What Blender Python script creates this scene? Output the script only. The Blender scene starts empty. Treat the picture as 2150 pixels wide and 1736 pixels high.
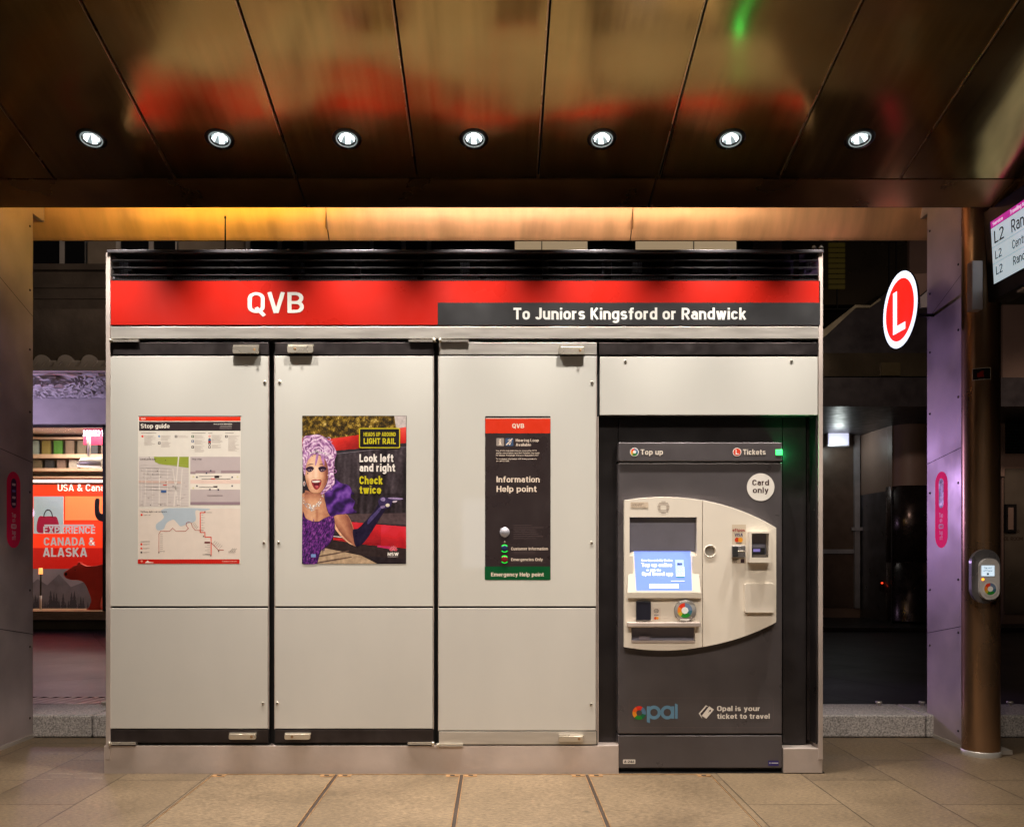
import bpy, bmesh, math, random
from mathutils import noise as mnoise
from mathutils import Vector, Matrix
random.seed(7)
SC = bpy.context.scene
COL = SC.collection
# ------------------------------------------------------------------ camera
F = 1850.0          # focal length in overview pixels (picture 2150 wide)
VX, VY = 1043.0, 1164.0
CZ = 1.24           # eye height
cam_d = bpy.data.cameras.new('camera'); cam = bpy.data.objects.new('camera', cam_d); COL.objects.link(cam)
cam.location = (0, 0, CZ); cam.rotation_euler = (math.radians(90), 0, 0)
cam_d.sensor_width = 36; cam_d.sensor_fit = 'HORIZONTAL'
cam_d.lens = 36 * F / 2150.0
cam_d.shift_x = (1075 - VX) / 2150.0
cam_d.shift_y = (VY - 868) / 2150.0
cam_d.clip_start = 0.05; cam_d.clip_end = 500
SC.camera = cam
SC.view_settings.view_transform = 'Standard'
SC.view_settings.look = 'None'
SC.view_settings.exposure = 0.0
SC.view_settings.gamma = 1.0
# ------------------------------------------------------------------ night sky
W = bpy.data.worlds.new('World'); SC.world = W; W.use_nodes = True
wn = W.node_tree.nodes; wl = W.node_tree.links
sky = wn.new('ShaderNodeTexSky'); sky.sky_type = 'NISHITA'; sky.sun_disc = False
sky.sun_elevation = math.radians(-4); sky.sun_rotation = math.radians(200)
bg = wn['Background']; bg.inputs['Strength'].default_value = 0.06
wl.new(sky.outputs['Color'], bg.inputs['Color'])
# ------------------------------------------------------------------ lamps (the place's own, plus added fill)
def aim(o, target):
    d = Vector(target) - o.location
    o.rotation_euler = d.to_track_quat('-Z', 'Y').to_euler()
def spot(name, loc, target, power, deg, blend, color, radius=0.03, parent=None):
    d = bpy.data.lights.new(name, 'SPOT'); d.energy = power; d.spot_size = math.radians(deg); d.spot_blend = blend
    d.color = color; d.shadow_soft_size = radius
    o = bpy.data.objects.new(name, d); COL.objects.link(o); o.location = loc; aim(o, target)
    if parent: o.parent = parent
    return o
def point(name, loc, power, color, radius=0.05):
    d = bpy.data.lights.new(name, 'POINT'); d.energy = power; d.color = color; d.shadow_soft_size = radius
    o = bpy.data.objects.new(name, d); COL.objects.link(o); o.location = loc; return o
def area(name, loc, target, power, sx, sy, color):
    d = bpy.data.lights.new(name, 'AREA'); d.shape = 'RECTANGLE'; d.size = sx; d.size_y = sy; d.energy = power; d.color = color
    o = bpy.data.objects.new(name, d); COL.objects.link(o); o.location = loc; aim(o, target); return o
WARM = (1.0, 0.93, 0.85); WARM2 = (1.0, 0.87, 0.74)
P_ROW1 = 250.0
P_FILL = 106.0
for k in range(6):      # bare spots added out of view as fill for cabinet and floor
    spot('fill_spot', (-2.15 + k * 0.86, 2.5, 3.6), (-2.15 + k * 0.86, 3.9, 0), P_FILL, 92, 0.8, WARM2, 0.10)
# cove strips above the soffit edge washing the copper beam
area('cove_lamp', (-1.95, 5.31, 3.365), (-1.95, 6.2, 3.62), 14, 1.5, 0.03, (1.0, 0.62, 0.06))
area('cove_lamp', (-2.75, 5.31, 3.365), (-3.0, 6.2, 3.6), 2, 0.5, 0.03, (1.0, 0.66, 0.40))
area('cove_lamp', (-0.12, 5.31, 3.365), (-0.12, 6.2, 3.62), 18, 1.95, 0.03, (1.0, 0.78, 0.62))
area('cove_lamp', (1.9, 5.31, 3.365), (2.0, 6.2, 3.62), 17, 1.95, 0.03, (1.0, 0.74, 0.48))
spot('facade_fill', (-1.5, 8.6, 5.2), (-7.2, 14.5, 6.2), 420, 46, 0.8, (1.0, 0.74, 0.55), 0.2)  # unseen spot added to lift the dark stone facade
# violet floodlights of the street front; the paler ones after are unseen fill
spot('unseen_flood', (-1.5, 13.9, 2.2), (2.96, 5.8, 0.6), 520, 40, 0.5, (0.70, 0.46, 1.0), 0.12)
spot('awning_flood', (-8.6, 13.0, 2.0), (-7.0, 13.4, 3.85), 170, 140, 0.6, (0.78, 0.62, 1.0), 0.15)
spot('awning_flood', (-6.6, 13.2, 3.6), (-6.2, 10.2, 0), 36, 120, 0.8, (0.70, 0.38, 0.95), 0.15)
spot('unseen_flood', (4.5, 11.0, 4.6), (-3.14, 5.7, 1.2), 150, 24, 0.6, (0.85, 0.62, 0.72), 0.12)  # added fill for the left pillar plate
spot('unseen_flood', (5.0, 9.0, 4.6), (6.8, 14.5, 4.2), 120, 62, 0.8, (1.0, 0.74, 0.60), 0.15)  # added fill for the office wall and awning
spot('unseen_flood', (6.5, 9.5, 5.0), (9.6, 15.0, 2.6), 330, 40, 0.8, (0.95, 0.72, 0.55), 0.15)
# ------------------------------------------------------------------ helpers
def s2l(r, g, b):
    f = lambda c: (c / 12.92 if c <= 0.04045 else ((c + 0.055) / 1.055) ** 2.4)
    return (f(r / 255), f(g / 255), f(b / 255))
MATS = {}
def mat(name, col, rough=0.5, metal=0.0, spec=0.5, var=0.12, nscale=6.0, bump=0.0, bscale=60.0, emit=0.0, ecol=None,
        coat=0.0, aniso=0.0, rvar=0.08, stretch=(1, 1, 1), alpha=1.0):
    m = bpy.data.materials.new(name); m.use_nodes = True; MATS[name] = m
    nt = m.node_tree; n = nt.nodes; l = nt.links; b = n['Principled BSDF']
    b.inputs['Metallic'].default_value = metal
    b.inputs['Specular IOR Level'].default_value = spec
    b.inputs['Coat Weight'].default_value = coat; b.inputs['Coat Roughness'].default_value = 0.04
    b.inputs['Anisotropic'].default_value = aniso
    tc = n.new('ShaderNodeTexCoord'); mp = n.new('ShaderNodeMapping'); mp.inputs['Scale'].default_value = stretch
    l.new(tc.outputs['Object'], mp.inputs['Vector'])
    nz = n.new('ShaderNodeTexNoise'); nz.inputs['Scale'].default_value = nscale; nz.inputs['Detail'].default_value = 6
    l.new(mp.outputs['Vector'], nz.inputs['Vector'])
    rp = n.new('ShaderNodeMapRange'); rp.inputs['From Min'].default_value = 0.3; rp.inputs['From Max'].default_value = 0.7
    rp.inputs['To Min'].default_value = 1 - var; rp.inputs['To Max'].default_value = 1 + var
    l.new(nz.outputs['Fac'], rp.inputs['Value'])
    mx = n.new('ShaderNodeVectorMath'); mx.operation = 'SCALE'; mx.inputs[0].default_value = col
    l.new(rp.outputs['Result'], mx.inputs['Scale']); l.new(mx.outputs['Vector'], b.inputs['Base Color'])
    rr = n.new('ShaderNodeMapRange'); rr.inputs['From Min'].default_value = 0.3; rr.inputs['From Max'].default_value = 0.7
    rr.inputs['To Min'].default_value = max(0.02, rough - rvar); rr.inputs['To Max'].default_value = min(1, rough + rvar)
    l.new(nz.outputs['Fac'], rr.inputs['Value']); l.new(rr.outputs['Result'], b.inputs['Roughness'])
    if bump:
        nb = n.new('ShaderNodeTexNoise'); nb.inputs['Scale'].default_value = bscale; nb.inputs['Detail'].default_value = 5
        l.new(mp.outputs['Vector'], nb.inputs['Vector'])
        bu = n.new('ShaderNodeBump'); bu.inputs['Strength'].default_value = 1.0; bu.inputs['Distance'].default_value = bump
        l.new(nb.outputs['Fac'], bu.inputs['Height']); l.new(bu.outputs['Normal'], b.inputs['Normal'])
    if emit:
        b.inputs['Emission Color'].default_value = (*(ecol or col), 1); b.inputs['Emission Strength'].default_value = emit
    return m
def ink(r, g, b):           # printed colour under a glossy sheet
    k = 'ink_%02x%02x%02x' % (int(r), int(g), int(b))
    return MATS[k] if k in MATS else mat(k, s2l(r, g, b), 0.35, spec=0.3, var=0.03, nscale=20)
def inkv(r, g, b):          # photographic print tone, unevenly inked
    k = 'tone_%02x%02x%02x' % (int(r), int(g), int(b))
    return MATS[k] if k in MATS else mat(k, s2l(r, g, b), 0.35, spec=0.3, var=0.30, nscale=42)
def glow(r, g, b, e=1.0):
    k = 'glow_%02x%02x%02x_%d' % (int(r), int(g), int(b), int(e * 100))
    return MATS[k] if k in MATS else mat(k, s2l(r, g, b), 0.4, emit=e, ecol=s2l(r, g, b), var=0.0)

# lettering: a grotesque drawn as strokes of even weight (cap height 1)
def arc(cx, cy, rx, ry, a0, a1, n=7):
    return [(cx + rx * math.cos(math.radians(a0 + (a1 - a0) * k / n)), cy + ry * math.sin(math.radians(a0 + (a1 - a0) * k / n))) for k in range(n + 1)]
def stad(l, r, b, t, f=1.0):
    rx = (r - l) / 2; ry = min(rx * f, (t - b) / 2); c = (l + r) / 2
    return arc(c, t - ry, rx, ry, 0, 180, 12) + arc(c, b + ry, rx, ry, 180, 360, 12)
XH = 0.735
def glyph(c, w):
    h = w / 2; xh = XH - h; CI = 'closed'
    def box(base): return h, h + base, base + w
    if c == ' ': return 0.22, []
    if c in 'OQ':
        l, r, W = box(.46); st = [(stad(l, r, h, 1 - h), True)]
        if c == 'Q': st.append(([(l + .22, .26), (r + .06, -.14)], False))
        return W, st
    if c in 'CG':
        l, r, W = box(.42); m = (l + r) / 2; ry = .24
        p = arc(m, 1 - h - ry, r - m, ry, 8, 180, 10) + arc(m, h + ry, r - m, ry, 180, 352 if c == 'C' else 360, 10)
        if c == 'G': p += [(r, .48), (m, .48)]
        return W, [(p, False)]
    if c == 'D': l, r, W = box(.44); return W, [([(l, h), (l, 1 - h), (l + .16, 1 - h)] + arc(r - .27, 1 - h - .3, .27, .3, 90, 0) + arc(r - .27, h + .3, .27, .3, 0, -90) + [(l, h)], True)]
    if c in 'BPR':
        l, r, W = box(.42); m = .5 if c == 'B' else .46; q = (1 - h - m) / 2
        st = [([(l, 0), (l, 1)], False), ([(l, 1 - h), (r - q * .9, 1 - h)] + arc(r - q * .9, 1 - h - q, q * .9, q, 90, -90) + [(l, m)], False)]
        if c == 'B': q = (m - h) / 2; st.append(([(l, m), (r + .02 - q * .9, m)] + arc(r + .02 - q * .9, m - q, q * .9, q, 90, -90) + [(l, h)], False))
        if c == 'R': st.append(([(l + .2, m), (r + .02, 0)], False))
        return W, st
    if c == 'E': l, r, W = box(.34); return W, [([(l, 0), (l, 1)], False), ([(l, 1 - h), (W, 1 - h)], False), ([(l, .51), (W - .05, .51)], False), ([(l, h), (W, h)], False)]
    if c == 'F': l, r, W = box(.34); return W, [([(l, 0), (l, 1)], False), ([(l, 1 - h), (W, 1 - h)], False), ([(l, .49), (W - .06, .49)], False)]
    if c == 'H': l, r, W = box(.44); return W, [([(l, 0), (l, 1)], False), ([(r, 0), (r, 1)], False), ([(l, .51), (r, .51)], False)]
    if c in 'Il|': return w, [([(h, 0), (h, 1 if c != 'l' else 1.02)], False)]
    if c == 'J': l, r, W = box(.3); return W, [([(r, 1), (r, .24)] + arc((l + r) / 2, .24, (r - l) / 2, .24 - h, 0, -172), False)]
    if c == 'K': l, r, W = box(.42); return W, [([(l, 0), (l, 1)], False), ([(l, .36), (r - .01, 1)], False), ([(l + .15, .52), (r + .02, 0)], False)]
    if c == 'L': l, r, W = box(.33); return W, [([(l, 1), (l, 0)], False), ([(l, h), (W, h)], False)]
    if c == 'M': l, r, W = box(.58); m = W / 2; return W, [([(l, 0), (l, 1)], False), ([(r, 0), (r, 1)], False), ([(l, .96), (m, .26)], False), ([(m, .26), (r, .96)], False)]
    if c == 'N': l, r, W = box(.46); return W, [([(l, 0), (l, 1)], False), ([(r, 0), (r, 1)], False), ([(l, .98), (r, .02)], False)]
    if c in 'Ss':
        l, r, W = box(.41 if c == 'S' else .33); T = 1 - h if c == 'S' else xh; m = (T + h) / 2; q = (T - h) / 4; cx = (l + r) / 2; rx = (r - l) / 2
        p = arc(cx, T - q, rx, q, 22, 180, 8) + arc(cx - .0, T - q, rx, q, 180, 250, 4) + arc(cx, h + q, rx, q, 70, 0, 4) + arc(cx, h + q, rx, q, 0, -158, 8)
        return W, [(p, False)]
    if c == 'T': l, r, W = box(.40); return W, [([(0, 1 - h), (W, 1 - h)], False), ([(W / 2, 0), (W / 2, 1 - h)], False)]
    if c == 'U': l, r, W = box(.43); return W, [([(l, 1), (l, .26)] + arc((l + r) / 2, .26, (r - l) / 2, .26 - h, 180, 360, 10) + [(r, 1)], False)]
    if c == 'V': l, r, W = box(.48); return W, [([(l, 1), (W / 2 - .1 * w, 0)], False), ([(r, 1), (W / 2 + .1 * w, 0)], False)]
    if c == 'W': l, r, W = box(.74); return W, [([(l, 1), (l + .19, 0)], False), ([(l + .19, 0), (W / 2, .97)], False), ([(W / 2, .97), (r - .19, 0)], False), ([(r - .19, 0), (r, 1)], False)]
    if c == 'X': l, r, W = box(.44); return W, [([(l, 0), (r, 1)], False), ([(l, 1), (r, 0)], False)]
    if c == 'Y': l, r, W = box(.46); return W, [([(l, 1), (W / 2, .45), (r, 1)], False), ([(W / 2, 0), (W / 2, .45)], False)]
    if c == 'A': l, r, W = box(.50); return W, [([(l, 0), (W / 2 - .1 * w, 1)], False), ([(r, 0), (W / 2 + .1 * w, 1)], False), ([(l + .1, .26), (r - .1, .26)], False)]
    if c == 'Z': l, r, W = box(.4); return W, [([(l, 1 - h), (r, 1 - h), (l, h), (r + h, h)], False)]
    if c in 'bdpqog':
        l, r, W = box(.37); st = [(stad(l, r, h, xh, 1.05), True)]
        if c == 'b': st.append(([(l, 0), (l, 1.02)], False))
        if c == 'd': st.append(([(r, 0), (r, 1.02)], False))
        if c == 'p': st.append(([(l, -.23), (l, XH)], False))
        if c == 'q': st.append(([(r, -.23), (r, XH)], False))
        if c == 'g': st.append(([(r, XH), (r, -.05)] + arc((l + r) / 2, -.05, (r - l) / 2, .16, 0, -155), False))
        return W, st
    if c == 'c': l, r, W = box(.33); m = (l + r) / 2; return W, [(arc(m, xh - .18, r - m, .18, 15, 180, 9) + arc(m, h + .18, r - m, .18, 180, 345, 9), False)]
    if c == 'e': l, r, W = box(.36); m = (l + r) / 2; q = .19; return W, [([(l, .37), (r, .37)] + arc(m, xh - q, r - m, q, 0, 180, 10) + arc(m, h + q, r - m, q, 180, 338, 9), False)]
    if c == 'a':
        l, r, W = box(.33); m = (l + r) / 2; q = (.44 - h) / 2
        return W, [([(r, 0), (r, xh - .16)] + arc(m, xh - .16, r - m, .16, 0, 158, 8), False), ([(r, .44), (l + q, .44)] + arc(l + q, h + q, q, q, 90, 270, 8) + [(r - .04, h), (r, h + .06)], False)]
    if c == 'f': W = .24 + w * .8; s_ = .09 + h; return W, [([(s_, 0), (s_, .86)] + arc(s_ + .13, .86, .13, 1.0 - h - .86 + .02, 180, 95, 5) + [(W, 1.02 - h)], False), ([(0, XH - h), (W - .02, XH - h)], False)]
    if c == 't': W = .24 + w * .8; s_ = .09 + h; return W, [([(s_, .93), (s_, .16)] + arc(s_ + .13, .16, .13, .16 - h, 180, 262, 5) + [(W, h)], False), ([(0, XH - h), (W - .02, XH - h)], False)]
    if c == 'h': l, r, W = box(.36); return W, [([(l, 0), (l, 1.02)], False), ([(l, XH - .2)] + arc((l + r) / 2, xh - .18, (r - l) / 2, .18, 180, 0, 9)[1:] + [(r, 0)], False)]
    if c in 'nu':
        l, r, W = box(.36)
        if c == 'n': return W, [([(l, 0), (l, XH)], False), ([(l, xh - .18)] + arc((l + r) / 2, xh - .18, (r - l) / 2, .18, 180, 0, 9)[1:] + [(r, 0)], False)]
        return W, [([(r, 0), (r, XH)], False), ([(l, XH), (l, h + .18)] + arc((l + r) / 2, h + .18, (r - l) / 2, .18, 180, 360, 9)[1:], False)]
    if c == 'm':
        l, r, W = box(.64); m = (l + r) / 2
        return W, [([(l, 0), (l, XH)], False), (arc((l + m) / 2, xh - .15, (m - l) / 2, .15, 180, 0, 8) + [(m, 0)], False), (arc((r + m) / 2, xh - .15, (r - m) / 2, .15, 180, 0, 8) + [(r, 0)], False)]
    if c == 'r': l, r, W = box(.20); return W, [([(l, 0), (l, XH)], False), (arc(l + .2, xh - .16, .2, .16, 180, 78, 6), False)]
    if c == 'i': return w, [([(h, 0), (h, XH)], False), ([(h, .84), (h, 1.0)], False)]
    if c == 'j': return w + .08, [([(h + .08, XH), (h + .08, -.08), (0, -.18)], False), ([(h + .08, .84), (h + .08, 1.0)], False)]
    if c == 'k': l, r, W = box(.34); return W, [([(l, 0), (l, 1.02)], False), ([(l, .26), (r, XH)], False), ([(l + .13, .4), (r + .02, 0)], False)]
    if c == 'v': l, r, W = box(.36); return W, [([(l, XH), (W / 2 - .1 * w, 0)], False), ([(r, XH), (W / 2 + .1 * w, 0)], False)]
    if c == 'w': l, r, W = box(.58); return W, [([(l, XH), (l + .15, 0)], False), ([(l + .15, 0), (W / 2, XH)], False), ([(W / 2, XH), (r - .15, 0)], False), ([(r - .15, 0), (r, XH)], False)]
    if c == 'x': l, r, W = box(.36); return W, [([(l, 0), (r, XH)], False), ([(l, XH), (r, 0)], False)]
    if c == 'y': l, r, W = box(.36); return W, [([(l, XH), (W / 2, .06)], False), ([(r, XH), (W / 2 - .02, -.1), (W / 2 - .1, -.2), (l, -.2)], False)]
    if c == 'z': l, r, W = box(.34); return W, [([(0, xh), (r, xh), (l, h), (W, h)], False)]
    if c == '&': l, r, W = box(.5); return W, [([(r + .03, 0), (l + .1, .66)] + arc(l + .2, .80, .13, .2 - h, 200, -20, 8) + [(l + .04, .38)] + arc(l + .18, .25, .18, .25 - h, 150, 300, 7) + [(r, .46)], False)]
    if c == '2': l, r, W = box(.38); m = (l + r) / 2; return W, [(arc(m, 1 - h - .2, r - m, .2, 165, -30, 9) + [(l, h), (W, h)], False)]
    if c == '4': l, r, W = box(.4); return W, [([(r - .08, 0), (r - .08, 1)], False), ([(r - .12, .97), (l, .26), (W, .26)], False)]
    if c in '6': l, r, W = box(.38); return W, [(stad(l, r, h, .58), True), ([(l + .01, .3), (r - .1, 1)], False)]
    if c == '1': W = .24 + h; return W, [([(W - h, 0), (W - h, 1)], False), ([(0, .78), (W - h, .97)], False)]
    if c == '3': l, r, W = box(.36); m = (l + r) / 2; return W, [(arc(m, 1 - h - .2, r - m, .2, 150, -90, 8) + arc(m, h + .23, r - m, .23, 90, -150, 8), False)]
    if c == '5': l, r, W = box(.36); m = (l + r) / 2; return W, [([(r, 1 - h), (l, 1 - h), (l, .56)] + arc(m, h + .25, r - m, .25, 110, -150, 9), False)]
    if c == '0': l, r, W = box(.38); return W, [(stad(l, r, h, 1 - h), True)]
    if c == '7': l, r, W = box(.36); return W, [([(0, 1 - h), (r, 1 - h), (l + .06, 0)], False)]
    if c in '.,': return w, [([(h, 0), (h, w)], False)]
    if c == '-': return .3, [([(0, .4), (.3, .4)], False)]
    if c == '/': return .4, [([(0, -.05), (.4, 1.05)], False)]
    if c in '()': return .2, [([(.16, 1.05), (.04, .5), (.16, -.1)] if c == '(' else [(.04, 1.05), (.16, .5), (.04, -.1)], False)]
    return .4, []
def ribbon(pts, w, closed):
    P = []
    for p in pts:
        if not P or math.hypot(p[0] - P[-1][0], p[1] - P[-1][1]) > 1e-4: P.append(p)
    if closed and math.hypot(P[0][0] - P[-1][0], P[0][1] - P[-1][1]) < 1e-4: P.pop()
    n = len(P); v = []; f = []
    for i in range(n):
        a = P[i - 1] if (i or closed) else None; b = P[(i + 1) % n] if (i < n - 1 or closed) else None
        d = []
        for q0, q1 in ((a, P[i]), (P[i], b)):
            if q0 is not None and q1 is not None:
                L = math.hypot(q1[0] - q0[0], q1[1] - q0[1]); d.append(((q1[0] - q0[0]) / L, (q1[1] - q0[1]) / L))
        if len(d) == 1: nx, ny, k = -d[0][1], d[0][0], 1.0
        else:
            nx, ny = -(d[0][1] + d[1][1]), d[0][0] + d[1][0]; L = math.hypot(nx, ny) or 1e-6; nx /= L; ny /= L
            k = 1 / max(0.42, nx * -d[0][1] + ny * d[0][0])
        v += [(P[i][0] + nx * w / 2 * k, P[i][1] + ny * w / 2 * k), (P[i][0] - nx * w / 2 * k, P[i][1] - ny * w / 2 * k)]
    for i in range(n if closed else n - 1):
        j = (i + 1) % n; f.append((2 * i, 2 * i + 1, 2 * j + 1, 2 * j))
    return v, f
def glyph_mesh(s, bold):
    w = 0.125 + bold * 1.7; x = 0.0; V = []; Fc = []; lay = 0
    for c in s:
        W, st = glyph(c, w)
        for pts, cl in st:
            v, f = ribbon(pts, w, cl); k = len(V); lay += 1
            V += [(a + x, b, (lay % 3) * 0.00006) for a, b in v]; Fc += [tuple(q + k for q in r) for r in f]
        x += W + 0.085
    return V, Fc
def capheight(): return 1.0
def curve_fill(loops, depth=0.0, bevel=0.0):
    cu = bpy.data.curves.new('c', 'CURVE'); cu.dimensions = '2D'; cu.fill_mode = 'BOTH'; cu.extrude = max(0, depth / 2 - bevel); cu.bevel_depth = bevel
    cu.offset = -bevel
    for lp in loops:
        sp = cu.splines.new('POLY'); sp.points.add(len(lp) - 1); sp.use_cyclic_u = True
        for q, (x, y) in zip(sp.points, lp): q.co = (x, y, 0, 1)
    o = bpy.data.objects.new('c', cu); COL.objects.link(o)
    dg = bpy.context.evaluated_depsgraph_get(); me = bpy.data.meshes.new_from_object(o.evaluated_get(dg))
    v = [tuple(p.co) for p in me.vertices]; f = [tuple(p.vertices) for p in me.polygons]
    bpy.data.objects.remove(o); bpy.data.curves.remove(cu); bpy.data.meshes.remove(me)
    return v, f
def smooth_loop(pts, n=6):
    out = []; N = len(pts)
    for i in range(N):
        p0, p1, p2, p3 = [Vector(pts[(i + k) % N]) for k in (-1, 0, 1, 2)]
        for j in range(n):
            t = j / n
            q = 0.5 * ((2 * p1) + (-p0 + p2) * t + (2 * p0 - 5 * p1 + 4 * p2 - p3) * t * t + (-p0 + 3 * p1 - 3 * p2 + p3) * t ** 3)
            out.append((q.x, q.y))
    return out
def rrect(x0, y0, x1, y1, r, n=6):
    out = []
    for cx, cy, a in ((x1 - r, y1 - r, 0), (x0 + r, y1 - r, 90), (x0 + r, y0 + r, 180), (x1 - r, y0 + r, 270)):
        for k in range(n + 1):
            t = math.radians(a + 90 * k / n); out.append((cx + r * math.cos(t), cy + r * math.sin(t)))
    return out
def circ(cx, cy, r, n=32, ry=None):
    ry = r if ry is None else ry
    return [(cx + r * math.cos(2 * math.pi * k / n), cy + ry * math.sin(2 * math.pi * k / n)) for k in range(n)]

def U(px, py, y): return Vector(((px - VX) / F * y, y, CZ + (VY - py) / F * y))
def front(Y):       # drawing plane facing the camera side: picture units -> world, d metres towards the viewer
    return lambda a, b, d=0.0: U(a, b, Y) + Vector((0, -d, 0))
def plane(o, right, up):
    o, right, up = Vector(o), Vector(right), Vector(up); nrm = right.cross(up).normalized()
    return lambda a, b, d=0.0: o + right * a + up * b + nrm * d
def remap(P, ox, oy, sx, sy): return lambda a, b, d=0.0: P(ox + a * sx, oy + b * sy, d * 0.3)

class MB:
    def __init__(s): s.v = []; s.f = []; s.m = []; s.sm = []; s.mats = []
    def mi(s, m):
        if m not in s.mats: s.mats.append(m)
        return s.mats.index(m)
    def add(s, v, f, m, smooth=False):
        k = len(s.v); s.v += [tuple(p) for p in v]; i = s.mi(m)
        for q in f: s.f.append(tuple(a + k for a in q)); s.m.append(i); s.sm.append(smooth)
        return s
    def box(s, x0, x1, y0, y1, z0, z1, m):
        x0, x1 = min(x0, x1), max(x0, x1); y0, y1 = min(y0, y1), max(y0, y1); z0, z1 = min(z0, z1), max(z0, z1)
        v = [(x0, y0, z0), (x1, y0, z0), (x1, y1, z0), (x0, y1, z0), (x0, y0, z1), (x1, y0, z1), (x1, y1, z1), (x0, y1, z1)]
        return s.add(v, [(0, 3, 2, 1), (4, 5, 6, 7), (0, 1, 5, 4), (1, 2, 6, 5), (2, 3, 7, 6), (3, 0, 4, 7)], m)
    def ubox(s, a0, b0, a1, b1, Y, depth, m):       # a box whose front face fills a picture rectangle at depth Y
        p, q = U(a0, b0, Y), U(a1, b1, Y)
        return s.box(p.x, q.x, Y, Y + depth, q.z, p.z, m)
    clip = None
    def poly(s, P, pts, m, d=0.0):
        if s.clip:
            for ax, lim, sg in ((0, s.clip[0], 1), (0, s.clip[2], -1), (1, s.clip[1], 1), (1, s.clip[3], -1)):
                out = []
                for i in range(len(pts)):
                    p, q = pts[i - 1], pts[i]; ip, iq = (p[ax] - lim) * sg >= 0, (q[ax] - lim) * sg >= 0
                    if ip != iq:
                        t_ = (lim - p[ax]) / (q[ax] - p[ax]); out.append((p[0] + (q[0] - p[0]) * t_, p[1] + (q[1] - p[1]) * t_))
                    if iq: out.append(q)
                pts = out
                if len(pts) < 3: return s
        v = [P(a, b, d) for a, b in pts]
        n = Vector((0, 0, 0))
        for i in range(len(v)): n += v[i].cross(v[(i + 1) % len(v)])
        ref = P(0, 0, 1.0) - P(0, 0, 0.0)
        if n.dot(ref) < 0: v = v[::-1]
        bm = bmesh.new()
        fc = bm.faces.new([bm.verts.new(p) for p in v]); fc.normal_update(); bmesh.ops.triangulate(bm, faces=[fc])
        bm.verts.index_update()
        vv = [p.co.copy() for p in bm.verts]; ff = [tuple(p.index for p in f.verts) for f in bm.faces]; bm.free()
        return s.add(vv, ff, m)
    def cells(s, P, pts, fn, ramp, d, cell=7.0, levels=11):
        # continuous-tone print: tiny tiles whose tone follows fn(x, y) in 0..1 along a ramp of inks
        xs = [p[0] for p in pts]; ys = [p[1] for p in pts]; B = {}
        lo = max(min(ys), s.clip[1]); y = lo
        N = len(pts)
        while y < min(max(ys), s.clip[3]):
            yc = y + cell / 2; cr = []
            for i in range(N):
                (x0, y0), (x1, y1) = pts[i - 1], pts[i]
                if (y0 > yc) != (y1 > yc): cr.append(x0 + (yc - y0) * (x1 - x0) / (y1 - y0))
            cr.sort()
            for a, b in zip(cr[::2], cr[1::2]):
                a = max(a, s.clip[0]); b = min(b, s.clip[2]); n = int((b - a) / cell)
                if b - a < 1: continue
                n = max(1, n); w = (b - a) / n
                for k in range(n):
                    t = min(.999, max(0, fn(a + (k + .5) * w, yc))); B.setdefault(int(t * levels), []).append((a + k * w, y, w))
            y += cell
        for lv, L in B.items():
            t = (lv + .5) / levels * (len(ramp) - 1); i = min(int(t), len(ramp) - 2); u = t - i
            c = [ramp[i][j] * (1 - u) + ramp[i + 1][j] * u for j in range(3)]; V = []; Q = []
            for x, yy, w in L:
                k = len(V); V += [P(x, yy + cell, d), P(x + w, yy + cell, d), P(x + w, yy, d), P(x, yy, d)]; Q.append((k, k + 1, k + 2, k + 3))
            s.add(V, Q, ink(*c))
        return s
    def rect(s, P, a0, b0, a1, b1, m, d=0.0): return s.poly(P, [(a0, b0), (a1, b0), (a1, b1), (a0, b1)], m, d)
    def fill(s, P, loops, m, d=0.0, depth=0.0, bevel=0.0, ref=1.0):   # filled outline with holes; depth in the plane's own d metres
        v, f = curve_fill(loops, depth / ref if depth else 0.0, bevel)
        vv = [P(x, y, d + z * ref) for x, y, z in v]
        o = P(0, 0, 0); flip = (P(1, 0, 0) - o).cross(P(0, 1, 0) - o).dot(P(0, 0, 1) - o) < 0
        if flip: f = [q[::-1] for q in f]
        return s.add(vv, f, m)
    def text(s, P, t, a, b, cap, m, d=0.0006, width=None, align='L', bold=0.0, flip=False, mirror=False):
        v, f = glyph_mesh(t, bold)
        if not v: return s
        x0 = min(p[0] for p in v); x1 = max(p[0] for p in v)
        sy = cap / capheight(); sx = sy if width is None else width / (x1 - x0)
        off = 0 if align == 'L' else (-(x1 - x0) / 2 if align == 'C' else -(x1 - x0))
        sg = 1 if flip else -1
        if mirror: vv = [P(a - (p[0] - x0 + off) * sx + (x1 - x0) * sx, b + sg * p[1] * sy, d + p[2]) for p in v]
        else: vv = [P(a + (p[0] - x0 + off) * sx, b + sg * p[1] * sy, d + p[2]) for p in v]
        nr = P(0, 0, 1.0) - P(0, 0, 0.0); f2 = []
        for q in f:
            e = (vv[q[1]] - vv[q[0]]).cross(vv[q[2]] - vv[q[0]])
            f2.append(q if e.dot(nr) >= 0 else q[::-1])
        return s.add(vv, f2, m)
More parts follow.
